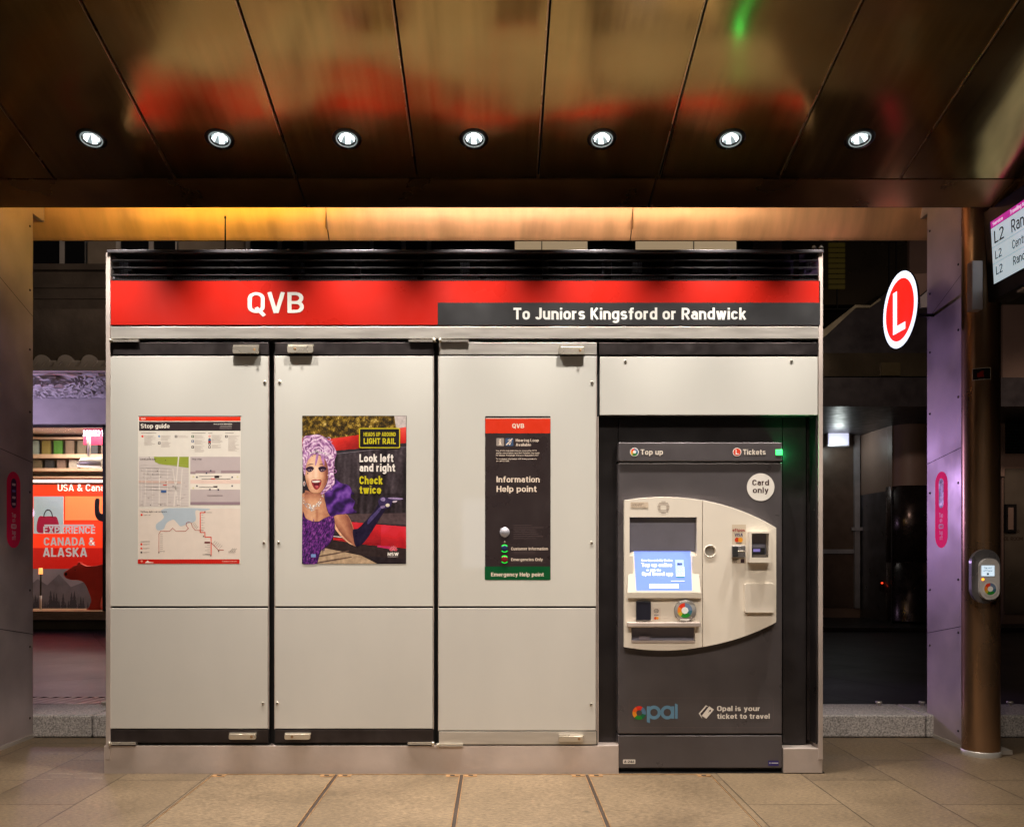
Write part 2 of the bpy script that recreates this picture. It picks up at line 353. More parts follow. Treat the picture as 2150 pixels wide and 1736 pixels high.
    def tube(s, pts, r, m, n=10, cap=True):
        pts = [Vector(p) for p in pts]; rs = r if isinstance(r, (list, tuple)) else [r] * len(pts); v = []; f = []
        for i, p in enumerate(pts):
            t = (pts[min(i + 1, len(pts) - 1)] - pts[max(i - 1, 0)]).normalized()
            a = Vector((0, 0, 1)) if abs(t.z) < 0.9 else Vector((1, 0, 0)); u = t.cross(a).normalized(); w = t.cross(u)
            for k in range(n): v.append(p + (u * math.cos(2 * math.pi * k / n) + w * math.sin(2 * math.pi * k / n)) * rs[i])
        for i in range(len(pts) - 1):
            for k in range(n): f.append((i * n + k, i * n + (k + 1) % n, (i + 1) * n + (k + 1) % n, (i + 1) * n + k))
        s.add(v, f, m, True)
        if cap:
            k0 = len(s.v) - len(v); i = s.mi(m)
            s.f.append(tuple(k0 + k for k in range(n))[::-1]); s.m.append(i); s.sm.append(False)
            s.f.append(tuple(k0 + (len(pts) - 1) * n + k for k in range(n))); s.m.append(i); s.sm.append(False)
        return s
    def lathe(s, M, prof, m, n=32):     # profile (r, h) revolved round the local z of matrix M
        v = []; f = []
        for r, h in prof:
            for k in range(n): t = 2 * math.pi * k / n; v.append(M @ Vector((r * math.cos(t), r * math.sin(t), h)))
        for i in range(len(prof) - 1):
            for k in range(n): f.append((i * n + k, i * n + (k + 1) % n, (i + 1) * n + (k + 1) % n, (i + 1) * n + k))
        return s.add(v, f, m, True)
    def build(s, name, parent=None, bevel=0.0, seg=2):
        off = Vector((0, 0, 0)); p = parent
        while p is not None: off += p.location; p = p.parent
        me = bpy.data.meshes.new(name); me.from_pydata([tuple(Vector(q) - off) for q in s.v], [], s.f)
        for m in s.mats: me.materials.append(m)
        for i, p in enumerate(me.polygons): p.material_index = s.m[i]; p.use_smooth = s.sm[i]
        me.update()
        o = bpy.data.objects.new(name, me); COL.objects.link(o)
        if parent: o.parent = parent
        if bevel:
            b = o.modifiers.new('bevel', 'BEVEL'); b.width = bevel; b.segments = seg; b.limit_method = 'ANGLE'; b.angle_limit = math.radians(40)
        return o
def tag(o, label=None, cat=None, group=None, kind=None):
    if label: o['label'] = label
    if cat: o['category'] = cat
    if group: o['group'] = group
    if kind: o['kind'] = kind
    return o
def thing(name, loc, label, cat, group=None):
    o = bpy.data.objects.new(name, None); COL.objects.link(o); o.location = loc; o.empty_display_size = 0.1
    return tag(o, label, cat, group)
def copy_tree(o, parent=None):
    c = o.copy(); COL.objects.link(c)
    if parent: c.parent = parent
    for ch in list(o.children): copy_tree(ch, c)
    return c

# ------------------------------------------------------------------ materials
def paving_mat(name, c1, c2, joint, bw, bh, rough, rot=90, off=(0, 0, 0), fleck=0.35, mort=0.0028):
    m = bpy.data.materials.new(name); m.use_nodes = True; nt = m.node_tree; n = nt.nodes; l = nt.links; b = n['Principled BSDF']
    g = n.new('ShaderNodeNewGeometry'); mp = n.new('ShaderNodeMapping'); mp.inputs['Rotation'].default_value = (0, 0, math.radians(rot))
    mp.inputs['Location'].default_value = off
    l.new(g.outputs['Position'], mp.inputs['Vector'])
    br = n.new('ShaderNodeTexBrick'); br.inputs['Scale'].default_value = 1.0; br.inputs['Mortar Size'].default_value = mort
    br.inputs['Mortar Smooth'].default_value = 0.2; br.inputs['Brick Width'].default_value = bw; br.inputs['Row Height'].default_value = bh
    br.inputs['Color1'].default_value = (*c1, 1); br.inputs['Color2'].default_value = (*c2, 1); br.inputs['Mortar'].default_value = (*joint, 1)
    br.inputs['Bias'].default_value = 0.0
    l.new(mp.outputs['Vector'], br.inputs['Vector'])
    nz = n.new('ShaderNodeTexNoise'); nz.inputs['Scale'].default_value = 70; nz.inputs['Detail'].default_value = 6; nz.inputs['Roughness'].default_value = 0.75
    mg = n.new('ShaderNodeMapping'); mg.inputs['Scale'].default_value = (0.6, 1.6, 1); l.new(g.outputs['Position'], mg.inputs['Vector']); l.new(mg.outputs['Vector'], nz.inputs['Vector'])
    n2 = n.new('ShaderNodeTexNoise'); n2.inputs['Scale'].default_value = 1.6; n2.inputs['Detail'].default_value = 8; n2.inputs['Roughness'].default_value = 0.65
    l.new(g.outputs['Position'], n2.inputs['Vector'])
    a = n.new('ShaderNodeMapRange'); a.inputs['From Min'].default_value = 0.3; a.inputs['From Max'].default_value = 0.7
    a.inputs['To Min'].default_value = 1 - fleck; a.inputs['To Max'].default_value = 1 + fleck; l.new(nz.outputs['Fac'], a.inputs['Value'])
    c = n.new('ShaderNodeMapRange'); c.inputs['From Min'].default_value = 0.3; c.inputs['From Max'].default_value = 0.7
    c.inputs['To Min'].default_value = 0.72; c.inputs['To Max'].default_value = 1.2; l.new(n2.outputs['Fac'], c.inputs['Value'])
    vo = n.new('ShaderNodeTexVoronoi'); vo.inputs['Scale'].default_value = 2.6; l.new(g.outputs['Position'], vo.inputs['Vector'])
    vr = n.new('ShaderNodeMapRange'); vr.inputs['From Min'].default_value = 0.03; vr.inputs['From Max'].default_value = 0.055; vr.inputs['To Min'].default_value = 0.6; l.new(vo.outputs['Distance'], vr.inputs['Value'])
    mv = n.new('ShaderNodeMath'); mv.operation = 'MULTIPLY'; l.new(c.outputs['Result'], mv.inputs[0]); l.new(vr.outputs['Result'], mv.inputs[1])
    mu = n.new('ShaderNodeMath'); mu.operation = 'MULTIPLY'; l.new(a.outputs['Result'], mu.inputs[0]); l.new(mv.outputs[0], mu.inputs[1])
    sc = n.new('ShaderNodeVectorMath'); sc.operation = 'SCALE'; l.new(br.outputs['Color'], sc.inputs[0]); l.new(mu.outputs['Value'], sc.inputs['Scale'])
    l.new(sc.outputs['Vector'], b.inputs['Base Color'])
    r = n.new('ShaderNodeMapRange'); r.inputs['To Min'].default_value = rough - 0.12; r.inputs['To Max'].default_value = rough + 0.15
    l.new(n2.outputs['Fac'], r.inputs['Value']); l.new(r.outputs['Result'], b.inputs['Roughness'])
    bu = n.new('ShaderNodeBump'); bu.inputs['Distance'].default_value = 0.0012; ad = n.new('ShaderNodeMath'); ad.operation = 'MULTIPLY_ADD'
    ad.inputs[1].default_value = -4.0; l.new(br.outputs['Fac'], ad.inputs[0]); l.new(nz.outputs['Fac'], ad.inputs[2])
    l.new(ad.outputs['Value'], bu.inputs['Height']); l.new(bu.outputs['Normal'], b.inputs['Normal'])
    MATS[name] = m; return m
paving = paving_mat('granite_paving', (0.166, 0.116, 0.067), (0.128, 0.089, 0.052), (0.035, 0.024, 0.016), 0.95, 0.477, 0.46, off=(0.1, -0.29, 0), fleck=0.7)
inlay_stone = paving_mat('inlay_stone', (0.170, 0.119, 0.069), (0.170, 0.119, 0.069), (0.05, 0.035, 0.02), 40, 40, 0.46, off=(3, 3, 0), fleck=0.7)
street_pave = paving_mat('street_paving', (0.052, 0.040, 0.052), (0.040, 0.031, 0.041), (0.010, 0.008, 0.010), 1.5, 0.9, 0.45, rot=62, fleck=0.3, mort=0.012)
asphalt = mat('asphalt', (0.035, 0.033, 0.035), 0.7, bump=0.003, bscale=120)
granite = mat('granite_block_stone', (0.42, 0.39, 0.37), 0.6, var=0.6, nscale=90, bump=0.002, bscale=110)
bronze = bpy.data.materials.new('bronze_sheet'); bronze.use_nodes = True
def _bronze():
    nt = bronze.node_tree; n = nt.nodes; l = nt.links; b = n['Principled BSDF']; b.inputs['Metallic'].default_value = 0.93
    g = n.new('ShaderNodeNewGeometry')
    def noise(scale, sc, det):
        mp = n.new('ShaderNodeMapping'); mp.inputs['Scale'].default_value = scale; l.new(g.outputs['Position'], mp.inputs['Vector'])
        z = n.new('ShaderNodeTexNoise'); z.inputs['Scale'].default_value = sc; z.inputs['Detail'].default_value = det; l.new(mp.outputs['Vector'], z.inputs['Vector']); return z.outputs['Fac']
    def rng(x, a, c):
        r = n.new('ShaderNodeMapRange'); r.inputs['From Min'].default_value = .3; r.inputs['From Max'].default_value = .7; r.inputs['To Min'].default_value = a; r.inputs['To Max'].default_value = c; l.new(x, r.inputs['Value']); return r.outputs['Result']
    streak = noise((28, 0.8, 0.8), 1.0, 4); blot = noise((1, .6, 1), 2.2, 5); wav = noise((0.8, 1.3, 1), 1.5, 0.6)
    cr = n.new('ShaderNodeValToRGB'); cr.color_ramp.elements[0].position = .3; cr.color_ramp.elements[0].color = (0.35, 0.22, 0.078, 1); cr.color_ramp.elements[1].position = .72; cr.color_ramp.elements[1].color = (0.43, 0.285, 0.105, 1)
    l.new(blot, cr.inputs['Fac'])
    sc = n.new('ShaderNodeVectorMath'); sc.operation = 'SCALE'; l.new(cr.outputs['Color'], sc.inputs[0]); l.new(rng(streak, .92, 1.08), sc.inputs['Scale']); l.new(sc.outputs['Vector'], b.inputs['Base Color'])
    m1 = n.new('ShaderNodeMath'); m1.operation = 'MULTIPLY'; l.new(rng(streak, .88, 1.15), m1.inputs[0]); l.new(rng(blot, .15, .20), m1.inputs[1]); l.new(m1.outputs[0], b.inputs['Roughness'])
    bu = n.new('ShaderNodeBump'); bu.inputs['Distance'].default_value = 0.03; l.new(wav, bu.inputs['Height'])
    b2 = n.new('ShaderNodeBump'); b2.inputs['Distance'].default_value = 0.0001; l.new(streak, b2.inputs['Height']); l.new(bu.outputs['Normal'], b2.inputs['Normal']); l.new(b2.outputs['Normal'], b.inputs['Normal'])
    tg = n.new('ShaderNodeTangent'); tg.direction_type = 'RADIAL'; tg.axis = 'X'; l.new(tg.outputs['Tangent'], b.inputs['Tangent']); b.inputs['Anisotropic'].default_value = 0.6
_bronze()
bronze_lip = mat('bronze_lip', (0.5, 0.32, 0.18), 0.3, 0.9)
bronze_dk = mat('bronze_edge', (0.36, 0.20, 0.08), 0.32, 0.7, var=0.25, nscale=3, bump=0.001, bscale=5)
copper = mat('copper_sheet', (0.74, 0.43, 0.235), 0.50, 0.5, var=0.22, nscale=2.5, bump=0.0004, bscale=5, rvar=0.10, stretch=(3, 1, 0.4))
black = mat('black_void', (0.006, 0.006, 0.007), 0.7)
blackmetal = mat('black_metal', (0.026, 0.022, 0.023), 0.35, 0.3, var=0.2, bump=0.0004, bscale=300)
rail_dark = mat('dark_anodised_rail', (0.045, 0.036, 0.036), 0.38, 0.6, var=0.25, nscale=14)
steel = mat('brushed_steel', (0.56, 0.52, 0.47), 0.42, 0.5, var=0.10, nscale=5, aniso=0.5, stretch=(1, 1, 8), rvar=0.1)
steel_dull = mat('dull_steel', (0.55, 0.465, 0.42), 0.5, 0.4, var=0.16, nscale=3, bump=0.0006, bscale=40, rvar=0.12)
chrome = mat('chrome', (0.66, 0.60, 0.50), 0.28, 0.7, var=0.08)
panel_white = mat('back_painted_glass', (0.60, 0.582, 0.532), 0.05, spec=0.5, var=0.035, nscale=2.0, rvar=0.03, stretch=(1, 1, 0.3), bump=0.0003, bscale=1.6)
panel_low = mat('back_painted_glass_lower', (0.57, 0.545, 0.50), 0.06, spec=0.5, var=0.05, nscale=2.2, rvar=0.03, stretch=(1, 1, 0.4), bump=0.0003, bscale=1.6)
red_sign = mat('red_sign_face', (0.43, 0.012, 0.006), 0.32, var=0.02, nscale=3)
black_sign = mat('black_sign_face', (0.03, 0.029, 0.03), 0.35, var=0.08)
letter_white = mat('white_lettering', (0.70, 0.68, 0.63), 0.45, var=0.02)
tvm_grey = mat('charcoal_paint', (0.096, 0.084, 0.088), 0.33, 0.25, var=0.10, nscale=5, bump=0.0002, bscale=500)
tvm_beige = mat('beige_moulding', (0.76, 0.69, 0.59), 0.38, var=0.035, nscale=4, bump=0.00012, bscale=600)
tvm_glass = mat('dark_hood_glass', (0.22, 0.215, 0.27), 0.12, spec=0.6, var=0.1)
brass_strip = mat('aged_brass', (0.30, 0.17, 0.075), 0.5, 0.4, var=0.4, nscale=20, bump=0.001, bscale=80)
plate_alu = mat('aluminium_plate', (0.44, 0.37, 0.36), 0.42, 0.4, var=0.2, nscale=3, rvar=0.1, bump=0.0005, bscale=6)
col_bronze = mat('column_bronze', (0.34, 0.20, 0.11), 0.30, 0.85, var=0.22, nscale=2.5, bump=0.0012, bscale=6, stretch=(1, 1, 0.5))
rubber = mat('black_rubber', (0.012, 0.012, 0.013), 0.6)

# ------------------------------------------------------------------ ground
g = MB(); g.poly(plane((0, 0, -0.02), (1, 0, 0), (0, 1, 0)), [(-150, -150), (150, -150), (150, 150), (-150, 150)], asphalt)
tag(g.build('ground'), kind='structure')
g = MB(); g.poly(plane((0, 0, 0), (1, 0, 0), (0, 1, 0)), [(-14, -1.5), (14, -1.5), (14, 5.972), (-14, 5.972)], paving)
tag(g.build('platform_paving'), kind='structure')
g = MB(); g.poly(plane((0, 0, -0.008), (1, 0, 0), (0, 1, 0)), [(-30, 5.97), (30, 5.97), (30, 14.6), (-30, 14.6)], street_pave)
tag(g.build('street_pavement'), kind='structure')

# granite kerb blocks with studs
bx = [-9.0, -5.4, -2.745, -0.9, 0.9, 2.915, 5.2, 9.0]
kl = ['granite kerb block running off left behind the left pillar', 'granite kerb block with a round stud, between left pillar and cabinet',
      'granite kerb block behind the left part of the cabinet', 'granite kerb block behind the middle of the cabinet',
      'granite kerb block with a stud, between cabinet and right pillar', 'granite kerb block with a stud, behind the right bronze column',
      'granite kerb block running off right beyond the column']
for i in range(7):
    m = MB(); m.box(bx[i] + 0.004, bx[i + 1] - 0.004, 5.975, 6.43, 0, 0.152, granite)
    tag(m.build('kerb_block', bevel=0.012), kl[i], 'kerb stone', 'granite kerb blocks')
for i, (px, lb) in enumerate([(219, 'small steel stud on the kerb left of the cabinet'), (1845, 'small steel stud on the kerb right of the cabinet, nearer the cabinet'),
                              (1936, 'small steel stud on the kerb close to the right pillar plate'), (2120, 'small steel stud on the kerb right of the bronze column')]):
    x = (px - VX) / F * 6.36
    m = MB(); m.lathe(Matrix.Translation((x, 6.36, 0.152)), [(0.012, 0), (0.012, 0.016), (0.022, 0.017), (0.022, 0.03), (0.0, 0.031)], steel, 14)
    tag(m.build('kerb_stud'), lb, 'stud', 'studs on the granite kerb')
# slanted drain grate behind the kerb
m = MB(); m.box(-12, 0, 7.3, 7.32, -0.004, 0.006, blackmetal); m.box(-12, 0, 7.66, 7.68, -0.004, 0.006, blackmetal)
for k in range(119):
    x = -12 + k * 0.1
    m.add([(x, 7.32, 0.004), (x + 0.05, 7.32, 0.004), (x + 0.16, 7.66, 0.004), (x + 0.11, 7.66, 0.004)], [(0, 1, 2, 3)], blackmetal)
tag(m.build('drain_grate'), 'long dark drain grate with slanted bars along the street behind the kerb', 'drain grate')
# recessed access covers in the platform
strip_dark = mat('dirty_joint', (0.035, 0.02, 0.012), 0.7, var=0.5, nscale=30)
cl = ['leftmost of the four paved access covers', 'second from left of the four paved access covers', 'third from left of the four paved access covers',
      'rightmost of the four paved access covers']
for i in range(4):
    x0 = -1.603 + 0.703 * i; x1 = x0 + 0.703
    t = thing('access_cover', ((x0 + x1) / 2, 4.2, 0), cl[i] + ' with brass edges in the platform', 'access cover', 'access covers in the platform paving')
    m = MB(); m.box(x0 + 0.014, x1 - 0.014, 3.45, 4.952, -0.01, 0.004, inlay_stone); m.build('stone_inlay', t)
    m = MB()
    for xa, xb in ((x0 + 0.009, x0 + 0.0135), (x1 - 0.0135, x1 - 0.009)):
        m.box(xa, xb, 3.44, 4.962, -0.005, 0.006, brass_strip)
    m.box(x0 + 0.014, x1 - 0.014, 4.954, 4.962, -0.005, 0.006, brass_strip); m.box(x0 + 0.014, x1 - 0.014, 3.44, 3.449, -0.005, 0.006, brass_strip)
    m.box(x0 + 0.0002, x0 + 0.009, 3.44, 4.962, -0.005, 0.0015, strip_dark); m.box(x1 - 0.009, x1 - 0.0002, 3.44, 4.962, -0.005, 0.0015, strip_dark)
    m.build('edge_frame', t)
    for sx in (x0 + 0.016, x1 - 0.086):
        m = MB(); m.box(sx, sx + 0.07, 4.905, 4.95, 0, 0.0065, brass_strip); m.box(sx + 0.022, sx + 0.048, 4.92, 4.938, 0, 0.0075, black); m.build('lifting_plate', t)

m = MB(); tp = mat('pale_residue', (0.34, 0.27, 0.21), 0.6, var=0.3, nscale=40); tr3 = random.Random(5)
for k in range(16):
    x, y = tr3.uniform(-2.62, -2.22), tr3.uniform(4.86, 5.02); L = tr3.uniform(.03, .13); hh = tr3.uniform(.002, .006)
    m.add([(x, y, .0022), (x + L, y + tr3.uniform(-.006, .006), .0022), (x + L, y + hh, .0022), (x, y + hh, .0022)], [(0, 1, 2, 3)], tp)
tag(m.build('tape_residue'), 'pale scraps of old tape stuck to the paving left of the cabinet', 'tape residue')
# ------------------------------------------------------------------ canopy
SL = 0.26
def sz(y): return CZ + 2.215 - SL * (y - 4.7)
t = thing('canopy', (0, 5.2, 3.35), 'bronze sheet metal canopy with dark joints and recessed downlights over the stop', 'canopy')
def sheet(m, x0, x1, y0, y1, dz, th, mt, n=1):
    v = [(x0, y0, sz(y0) + dz), (x1, y0, sz(y0) + dz), (x1, y1, sz(y1) + dz), (x0, y1, sz(y1) + dz)]
    v += [(a, b, c + th) for a, b, c in v]
    return m.add(v, [(0, 3, 2, 1), (4, 5, 6, 7), (0, 1, 5, 4), (1, 2, 6, 5), (2, 3, 7, 6), (3, 0, 4, 7)], mt)
DX = [(px - VX) / F * 4.7 for px in (192, 461, 728, 995, 1264, 1534, 1805)]
seams = [-2.513 + 0.687 * k for k in range(-3, 11)]
HOLE = 0.06
def panel_with_hole(x0, x1, y0, y1, cx):
    # soffit panel with a round cut-out for its downlight
    P = plane((0, 0, 0), (1, 0, 0), (0, 1, 0))
    m = MB(); loops = [[(x0, y0), (x1, y0), (x1, y1), (x0, y1)]]
    if cx is not None: loops.append(circ(cx, 4.7, HOLE, 36))
    v, f = curve_fill(loops, 0.0)
    m.add([(a, b, sz(b)) for a, b, c in v], [q[::-1] for q in f], bronze)
    n = len(v); k0 = len(m.v); edge = [(x0, y0), (x1, y0), (x1, y1), (x0, y1)]
    vv = [(a, b, sz(b)) for a, b in edge] + [(a, b, sz(b) + 0.02) for a, b in edge]
    m.add(vv, [(0, 1, 5, 4), (1, 2, 6, 5), (2, 3, 7, 6), (3, 0, 4, 7)], bronze_dk)
    m.add([(x1 - .005, 1.0, sz(1.0) - .004), (x1 + .001, 1.0, sz(1.0) - .004), (x1 + .001, 5.004, sz(5.004) - .004), (x1 - .005, 5.004, sz(5.004) - .004), (x1 - .005, 1.0, sz(1.0) - .0005), (x1 - .005, 5.004, sz(5.004) - .0005)], [(0, 3, 2, 1), (0, 4, 5, 3)], bronze_lip)
    return m
for k in range(len(seams) - 1):
    x0, x1 = seams[k] + 0.006, seams[k + 1] - 0.006
    cx = [d for d in DX if x0 < d < x1]
    panel_with_hole(x0, x1, 1.0, 5.005, cx[0] if cx else None).build('soffit_panel', t)
es = [-5.2, -3.17, -1.135, 0.906, 2.95, 5.0]
for k in range(5):
    m = MB(); sheet(m, es[k] + 0.005, es[k + 1] - 0.005, 5.017, 5.255, 0, 0.03, bronze_dk); m.build('edge_panel', t)
m = MB(); sheet(m, -5.2, 5.0, 0.9, 5.25, 0.10, 0.12, black); m.build('roof_deck', t)
m = MB(); m.box(-5.2, 5.0, 5.256, 5.27, sz(5.26) + 0.004, sz(5.26) + 0.25, black); m.build('light_stop', t)  # unseen plate added to keep cove light out of the soffit seams
for xx in (-1.125, 0.916):
    m = MB(); m.box(xx, xx + 0.012, 5.235, 5.262, sz(5.25) - 0.004, sz(5.25) + 0.02, copper); m.build('drip_tab', t)
m = MB()
for xa in (-2.13, -0.12, 1.9): m.box(xa - 1.0, xa + 1.0, 5.272, 5.302, 3.35, 3.39, blackmetal)
m.build('strip_light_housing', t)
# downlights
dl_dark = mat('downlight_bezel', (0.012, 0.010, 0.009), 0.3, 0.4)
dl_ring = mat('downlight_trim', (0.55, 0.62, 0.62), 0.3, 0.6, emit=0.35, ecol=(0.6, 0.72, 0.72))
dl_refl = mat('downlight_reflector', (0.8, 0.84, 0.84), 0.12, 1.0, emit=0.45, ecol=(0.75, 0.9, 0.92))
dl_bright = mat('downlight_reflector_lit', (0.8, 0.84, 0.84), 0.12, 1.0, emit=2.6, ecol=(0.9, 0.97, 1.0))  # alternate facets glow by emission, standing in for the lamp's glint
dl_lens = glow(255, 250, 240, 40.0)
dn = ['leftmost of', 'second from left of', 'third from left of', 'middle one, fourth, of', 'fifth from left of', 'second from right of', 'rightmost of']
proto = None
TH = math.atan(SL)
for i, x in enumerate(DX):
    lab = dn[i] + ' the seven lit round downlights in the bronze canopy'
    if proto is None:
        proto = thing('downlight', (0, 0, 0), lab, 'downlight', 'downlights in the canopy')
        I = Matrix.Identity(4)
        m = MB(); m.lathe(I, [(0.058, 0.002), (0.060, -0.004), (0.078, -0.003), (0.079, 0.001), (0.058, 0.003)], dl_dark, 40); m.build('bezel', proto)
        m = MB(); m.lathe(I, [(0.0505, -0.002), (0.0515, -0.008), (0.056, -0.008), (0.0575, -0.001)], dl_ring, 40); m.build('trim_ring', proto)
        m = MB(); m.lathe(I, [(0.0505, -0.004), (0.0445, -0.002), (0.044, 0.004)], rubber, 40); m.build('gasket', proto)
        m = MB(); v = []; f = []
        for k in range(10):
            a = 2 * math.pi * k / 10; r = 0.044 if k % 2 == 0 else 0.0435
            v += [(r * math.cos(a), r * math.sin(a), 0.002), (0.017 * math.cos(a) * (1.25 if k % 2 else 0.8), 0.017 * math.sin(a) * (1.25 if k % 2 else 0.8), 0.045)]
        for k in range(10): f.append((2 * k, 2 * ((k + 1) % 10), 2 * ((k + 1) % 10) + 1, 2 * k + 1))
        m.add(v, f[0::2], dl_bright); m.add(v, f[1::2], dl_refl); m.build('reflector', proto)
        m = MB(); m.lathe(I, [(0.0001, 0.036), (0.012, 0.038), (0.021, 0.046)], dl_lens, 20); m.build('lens', proto)
        lo = spot('downlight_lamp', (0, 0, -0.012), (0, -0.0001, -1), P_ROW1, 74, 0.85, WARM, 0.03)
        lo.data.spot_size = math.radians(73); lo.data.spot_blend = 1.0
        lo.rotation_euler = (TH, 0, 0); lo.parent = proto
        o = proto
    else:
        o = copy_tree(proto); o['label'] = lab
    o.location = (x, 4.7, sz(4.7)); o.rotation_euler = (-TH, 0, 0)

# copper beam
t = thing('copper_beam', (0, 5.9, 3.4), 'rounded copper beam lit amber at its left end, running above the cabinet', 'beam')
bsx = [-3.32, -1.19, 0.948, 3.12]
for k in range(3):
    m = MB(); prof = [(6.12, 4.1), (6.12, 3.87)]
    for j in range(13):
        a = math.radians(180 + 48 * j / 12); prof.append((6.52 + 0.40 * math.cos(a), 3.768 + 0.40 * math.sin(a)))
    prof += [(6.262, 3.469)]; v = []; f = []
    NX = 12
    for i in range(NX + 1):
        x = bsx[k] + 0.003 + (bsx[k + 1] - bsx[k] - 0.006) * i / NX
        v += [(x, a, b) for a, b in prof]
    n = len(prof)
    for i in range(NX):
        for j in range(n - 1): f.append((i * n + j, i * n + j + 1, (i + 1) * n + j + 1, (i + 1) * n + j))
    m.add(v, f, copper, True); m.build('copper_panel', t)
m = MB()
for xs in bsx[1:3]: m.box(xs - 0.003, xs + 0.003, 6.14, 6.2, 3.52, 4.05, bronze_dk)
m.box(-3.3, 3.1, 6.4, 6.7, 3.62, 4.05, black); m.build('core', t)

# ------------------------------------------------------------------ pillars
decal_pink = mat('decal_glow_pink', (0.80, 0.01, 0.12), 0.6, spec=0.1, var=0.03, emit=0.45, ecol=(0.9, 0.01, 0.16))  # glow put into the right decal by emission; the left one has none
decal_red = mat('decal_red', (0.80, 0.015, 0.10), 0.6, spec=0.1, var=0.03)
def pillar(side, XP, y0, y1, cx, cy, label):
    t = thing('pillar', (cx, cy, 0), label, 'pillar', 'canopy pillars')
    s = side            # +1: plate faces -x (right-hand pillar)
    bx1 = XP + s * 0.24
    m = MB(); m.box(XP + s * 0.004, bx1, y0, y1, 0, 3.9, plate_alu); m.build('casing', t)
    pl = MB(); pl.box(XP, XP + s * 0.004, y0 - 0.002, y1 + 0.004, 0.02, 3.95, plate_alu); pl = pl.build('side_plate', t)
    P = plane((XP - s * 0.0003, y1, 0), (0, -1, 0), (0, 0, 1)) if s > 0 else plane((XP - s * 0.0003, y0, 0), (0, 1, 0), (0, 0, 1))
    w = y1 - y0
    m = MB()
    zs = [(0.14, .11), (0.62, .74), (1.0, 1.08), (1.66, 1.70), (2.2, 2.25), (2.62, 2.68), (3.02, 3.1), (3.45, 3.52)]
    for za, zb in [(0.70, 0.78), (1.86, 1.92), (2.85, 3.02)]:       # sloping sheet joints
        pts = [(0, za), (w, zb), (w, zb + 0.004), (0, za + 0.004)]
        if s < 0: pts = [(0, zb), (w, za), (w, za + 0.004), (0, zb + 0.004)]
        m.poly(P, pts, black, 0.0006)
    m.build('sheet_joint', pl)
    for za, zb in zs:
        for yy, zz in ((y1 - 0.035, za), (y0 + 0.035, zb)):
            r = MB(); M = Matrix.Translation((XP, yy, zz)) @ Matrix.Rotation(-s * math.pi / 2, 4, 'Y')
            r.lathe(M, [(0.0085, 0), (0.0075, 0.003), (0.004, 0.005), (0.0002, 0.0055)], rail_dark, 12); r.build('rivet', pl)
    c = MB(); n = 40; c.lathe(Matrix.Translation((cx, cy, 0)), [(0.108, 0.03), (0.108, 3.9)], col_bronze, 48); c.build('column', t)
    c = MB(); c.lathe(Matrix.Translation((cx, cy, 0)), [(0.112, 0.0), (0.113, 0.03), (0.109, 0.034)], steel, 48)
    c.box(XP - s * 0.004, bx1, cy, y1 + 0.006, 0, 0.025, steel); c.build('base_ring', t)
    b = MB()                     # upper plate running back to the copper beam
    zf = CZ + (VY - 448) / F * y1
    b.box(XP, XP + s * 0.03, y1 + 0.005, y1 + 0.155, zf, 4.0, plate_alu); b.build('beam_bracket', t)
    # tap on / tap off decal
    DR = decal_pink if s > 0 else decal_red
    yc = (y0 + y1) / 2 + (0.03 if s > 0 else 0.0)
    D = plane((XP - s * 0.0006, yc, 0), (0, -s, 0), (0, 0, 1))
    zc0, zc1 = 1.26, 1.80
    zc0 = CZ + (VY - 1150) / F * yc; zc1 = CZ + (VY - 990) / F * yc
    d = MB(); rw = 0.082
    d.poly(D, rrect(-rw, zc0, rw, zc1, rw - 0.001, 10), DR, 0.0)
    hz = zc1 - zc0
    d.poly(D, rrect(-0.032, zc0 + hz * .52, 0.032, zc1 - hz * .09, 0.031, 8), ink(60, 24, 70), 0.0008)
    for k, q in enumerate((.83, .745, .66, .575)):
        cc = ink(215, 190, 200) if k != 1 else ink(120, 110, 190)
        d.poly(D, rrect(-0.02, zc0 + hz * (q - .016), 0.02, zc0 + hz * (q + .016), 0.004, 3), cc, 0.0014)
    L = ink(240, 190, 205)
    d.text(D, 'Tap', 0, zc0 + hz * .40, 0.03, L, 0.0014, align='C', bold=0.01, flip=True)
    d.text(D, 'on', 0, zc0 + hz * .335, 0.03, L, 0.0014, align='C', bold=0.01, flip=True)
    d.poly(D, rrect(-0.032, zc0 + hz * .25, 0.032, zc0 + hz * .315, 0.014, 5), L, 0.0012)
    d.text(D, 'and', 0, zc0 + hz * .265, 0.022, DR, 0.002, align='C', bold=0.01, flip=True)
    d.text(D, 'tap', 0, zc0 + hz * .175, 0.03, L, 0.0014, align='C', bold=0.01, flip=True)
    d.text(D, 'off', 0, zc0 + hz * .105, 0.03, L, 0.0014, align='C', bold=0.01, flip=True)
    d.build('tap_decal', pl)
    return t
pillar(+1, 2.962, 5.62, 6.06, 3.005, 5.47, 'right canopy pillar with violet lit riveted plate, red decal and bronze column')
pillar(-1, -3.145, 5.50, 5.97, -3.19, 5.35, 'left canopy pillar with dark riveted plate and red decal at the frame edge')

